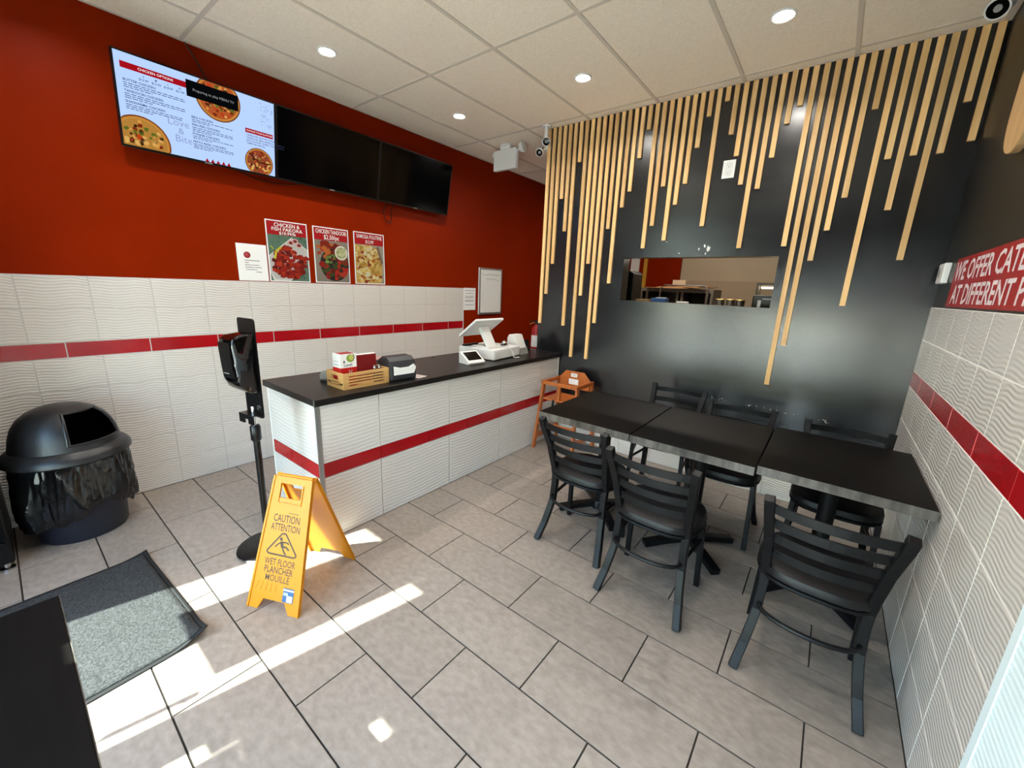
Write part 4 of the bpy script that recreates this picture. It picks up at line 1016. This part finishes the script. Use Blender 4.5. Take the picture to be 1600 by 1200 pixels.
def banner():
    t = thing('catering_banner', 'red catering banner with pale capitals above the white tiles', 'banner', (W+.0055, -1.15, 1.632))
    MB().box((-.004, -1.05, -.121), (0, .76, .121)).build('sheet', M_banner, t)
    p = Print((-.004, 0, 0), (0, -1, 0), (0, 0, 1), (-1, 0, 0), .0005)
    # x runs towards -y; banner starts at x=-.76
    p.text('WE OFFER CATERING', -.735, .058, .088, M_banner_txt, width=1.36, align='L', bold=.02)
    p.text('AT DIFFERENT PRICES', -.680, -.058, .088, M_banner_txt, width=1.42, align='L', bold=.02)
    p.make('lettering', t)
    t = thing('wall_thermostat', 'small white thermostat in the corner beside red banner', 'thermostat', (W+.0055, -.175, 1.692))
    MB().box((-.030, -.075, -.055), (0, .075, .055)).build('case', M_white_pl, t, bevel=.005)
    p = Print((-.030, 0, 0), (0, -1, 0), (0, 0, 1), (-1, 0, 0)); p.quad(-.05, -.02, -.015, .03, M_grey_pl); p.up(); p.quad(-.046, -.015, -.019, .026, M_black_pl); p.make('display', t)
    t = thing('wooden_plaque', 'large rounded pale wooden plaque high on black side wall', 'wall plaque', (W+.0055, -1.06, 2.50))
    pts = []
    for a in range(0, 360, 8):
        c, s = math.cos(R_(a)), math.sin(R_(a)); u, v = .20*math.copysign(abs(c)**.8, c), .40*math.copysign(abs(s)**.8, s); th = R_(-14); pts.append((u*math.cos(th)-v*math.sin(th), u*math.sin(th)+v*math.cos(th)))
    MB().prism(pts, (0, 0, 0), (0, -1, 0), (0, 0, 1), (-1, 0, 0), .012, .04).build('face', mat('pale_ply', '#cfa97a', .5, col2='#c39a68', nscale=3, stretch=(1, 6, 1.2), detail=5), t, bevel=.003)
    MB().prism([(x*.8, y*.85) for x, y in pts], (0, 0, 0), (0, -1, 0), (0, 0, 1), (-1, 0, 0), 0, .012).build('spacer', M_black_pl, t)
banner()

M_cool_white = mat('cool_white_paint', '#d3e2e8', .45)
def white_cabinet():
    t = thing('ribbed_cabinet', 'white cabinet with fine horizontal ribs against the tiled wall', 'cabinet', (W-.03, -2.78, 0))
    MB().box((-.012, -.40, 0), (.028, .44, 1.05)).build('body', M_cool_white, t)
    fr = MB(); fr.box((-.020, .41, 0), (-.012, .44, 1.05)); fr.box((-.020, -.40, 0), (-.012, -.37, 1.05)); fr.box((-.020, -.37, 1.02), (-.012, .41, 1.05)); fr.box((-.020, -.37, 0), (-.012, .41, .03)); fr.build('frame', M_cool_white, t)
    z = .034
    while z < 1.01:
        MB().prism([(0, 0), (0, .015), (.006, .0125), (.006, .003)], (-.012, 0, z), (-1, 0, 0), (0, 0, 1), (0, 1, 0), -.368, .408).build('rib', M_cool_white, t); z += .0175
white_cabinet()

# ------------------------------------------------------------------ kitchen things seen through the opening
def kitchen():
    t = thing('kitchen_shelf', 'dark steel shelf just behind the wall opening', 'shelf', (2.70, .40, 0))
    MB().box((-.98, -.26, 1.355), (.75, .26, 1.385)).build('board', M_steel, t)
    for x in (-.93, .70):
        for y in (-.22, .22): MB().box((x-.015, y-.015, 0), (x+.015, y+.015, 1.355)).build('leg', M_steel, t)
    t = thing('coffee_machine', 'tall black appliance at the left end of kitchen shelf', 'appliance', (1.925, .50, 1.3855))
    MB().prism([(-.10, 0), (.115, 0), (.105, .315), (.07, .335), (-.05, .35), (-.10, .33)], (0, 0, 0), (1, 0, 0), (0, 0, 1), (0, 1, 0), -.12, .12).build('body', M_black_pl, t, bevel=.008)
    p = Print((0, -.12, 0), (1, 0, 0), (0, 0, 1), (0, -1, 0), .001); p.disc(.05, .18, .006, M_paper, seg=10); p.make('button', t)
    MB().box((-.05, -.13, .06), (.05, -.12, .09)).build('tray', M_gloss_black, t)
    for i, x in enumerate((2.822, 2.905, 2.980)):
        t = thing('food_can', 'steel food can with gold lid '+('beside the paper roll', 'between two other cans', 'beside the black printer')[i], 'can', (x, .45, 1.3855), 0, 'cans in the opening')
        MB().lathe([(.034, 0), (.036, .003), (.035, .05), (.036, .052), (.035, .095), (.0365, .098)], seg=24).build('tin', M_steel, t, True)
        MB().lathe([(.0375, .098), (.0375, .104), (.034, .106), (.001, .105)], seg=24).build('lid', M_gold, t, True)
    t = thing('kitchen_printer', 'black order printer with white label at the right of shelf', 'printer', (3.165, .42, 1.3855))
    MB().box((-.082, -.08, 0), (.085, .10, .150)).build('body', M_black_pl, t, bevel=.008)
    MB().box((-.010, -.083, .118), (.08, -.08, .124)).build('paper_slot', M_paper, t)
    p = Print((-.03, -.0802, .08), (1, 0, 0), (0, 0, 1), (0, -1, 0), .0006); p.quad(-.012, -.04, .012, .03, M_paper); p.make('label', t)
    t = thing('blue_carton', 'small blue carton lying on kitchen shelf', 'box', (2.325, .35, 1.3855))
    MB().box((-.065, -.05, 0), (.065, .05, .088)).build('carton', M_blue, t, bevel=.002); MB().box((-.03, -.03, .088), (.055, .03, .096)).build('flap', M_paper, t)
    t = thing('tan_carton', 'flat tan carton beside the blue carton', 'box', (2.18, .33, 1.3855))
    MB().box((-.062, -.05, 0), (.062, .05, .072)).build('carton', M_card, t, bevel=.002); MB().box((-.06, -.012, .072), (.06, .012, .0728)).build('tape', M_paper, t)
    t = thing('paper_roll', 'white paper roll lying on its side on kitchen shelf', 'paper roll', (2.545, .30, 1.3855))
    g = MB(); g.tube([(-.05, 0, .035), (.05, .01, .035)], .034, 18); g.build('roll', M_paper, t, True); g = MB(); g.tube([(.05, .01, .035), (.052, .01, .035)], .012, 10); g.build('core', M_card, t)
    # storage unit behind with cardboard on top
    t = thing('storage_unit', 'grey open storage unit with two compartments deep in kitchen', 'storage unit', (1.96, 2.15, 0))
    gm = mat('grey_brown_metal', '#6f6659', .5, .3)
    MB().box((-.47, -.15, 1.54), (.46, .3, 1.585)).build('top', gm, t)
    MB().box((-.47, .27, 0), (.46, .3, 1.54)).build('back', gm, t)
    for x in (-.455, -.37, .03, .09, .39, .445): MB().box((x-.015, -.15, 0), (x+.015, .27, 1.54)).build('divider', gm, t)
    MB().box((-.47, -.15, 1.30), (.46, .27, 1.33)).build('shelf', gm, t)
    for i, (x, y, a, b, c, r) in enumerate(((1.90, 2.1, .32, .16, .006, 6), (2.05, 2.12, .30, .15, .006, -9), (2.15, 2.15, .26, .14, .006, 4))):
        t = thing('cardboard_sheet', 'flattened tan cardboard '+('lowest of the pile on the storage unit', 'in the middle of the pile on storage unit', 'topmost of the pile on the storage unit')[i], 'cardboard', (x, y, 1.5855+i*.016), R_(r), 'cardboard on the storage unit')
        g = MB(); g.box((-a, -b, 0), (a, b, c)); g.build('sheet', M_card, t); MB().box((-a*.6, -b*.9, c), (a*.7, b*.5, c+.008)).build('flap', M_card, t)
    t = thing('upright_carton', 'pale carton standing upright at the back of the storage unit', 'box', (1.90, 2.34, 1.5855))
    MB().box((-.08, -.04, 0), (.09, .05, .115)).build('carton', M_tan, t, bevel=.002); MB().box((-.078, -.005, .115), (.088, .012, .1158)).build('tape', M_paper, t)
    t = thing('wire_rack', 'thin steel wire rack standing before storage unit', 'rack', (2.10, 1.75, 0))
    g = MB()
    g.tube([(-.25, 0, 0), (-.25, 0, 1.58), (-.2, 0, 1.62), (.27, 0, 1.62), (.32, 0, 1.58), (.32, 0, 0)], .008, 8); g.build('hoop', M_steel, t, True)
    g = MB(); g.tube([(-.25, .0, 1.36), (.32, .0, 1.36)], .006, 8); g.build('bar', M_steel, t, True)
    t = thing('wall_frame', 'small framed warmer cabinet standing behind black printer', 'warmer', (3.09, 1.0, 0))
    MB().box((-.08, -.02, 1.63), (.12, .16, 1.65)).build('top', gm, t); MB().box((-.08, -.02, 0), (-.062, .16, 1.63)).build('side', gm, t); MB().box((.10, -.02, 0), (.12, .16, 1.63)).build('side', gm, t); MB().box((-.062, .0, 1.3), (.10, .15, 1.33)).build('shelf', gm, t)
    MB().box((-.045, .02, 1.600), (.09, .12, 1.618)).build('lamp', emat('warm_lamp', '#ffe9c8', 2.5), t)
    t = thing('ceiling_batten', 'white fluorescent batten hanging in the kitchen beyond the opening', 'ceiling light', (2.30, 1.5, H))
    MB().box((-.62, -.06, -.06), (.62, .06, -.004)).build('housing', M_white_pl, t)
    for y in (-.03, .03): MB().tube([(-.6, y, -.075), (.6, y, -.075)], .013, 10).build('tube', emat('fluorescent', '#fff4e2', 6), t, True)
    l = bpy.data.lights.new('batten_lamp', 'AREA'); l.shape = 'RECTANGLE'; l.size = 1.2; l.size_y = .1; l.energy = 30; l.color = (1, .9, .76)
    o = bpy.data.objects.new('batten_lamp', l); COL.objects.link(o); o.parent = t; o.location = (0, 0, -.10)
    t = thing('heat_lamp_bar', 'white tube lamp hanging low behind top of the opening', 'lamp', (2.38, 1.5, 1.935))
    MB().tube([(-.38, 0, 0), (.38, 0, 0)], .012, 10).build('tube', emat('fluorescent', '#fff4e2', 6), t, True)
    for x in (-.3, .3): MB().tube([(x, 0, .012), (x, 0, H-1.935-.002)], .003, 6).build('hanger', M_steel, t)
kitchen()
bpy.context.view_layer.update()
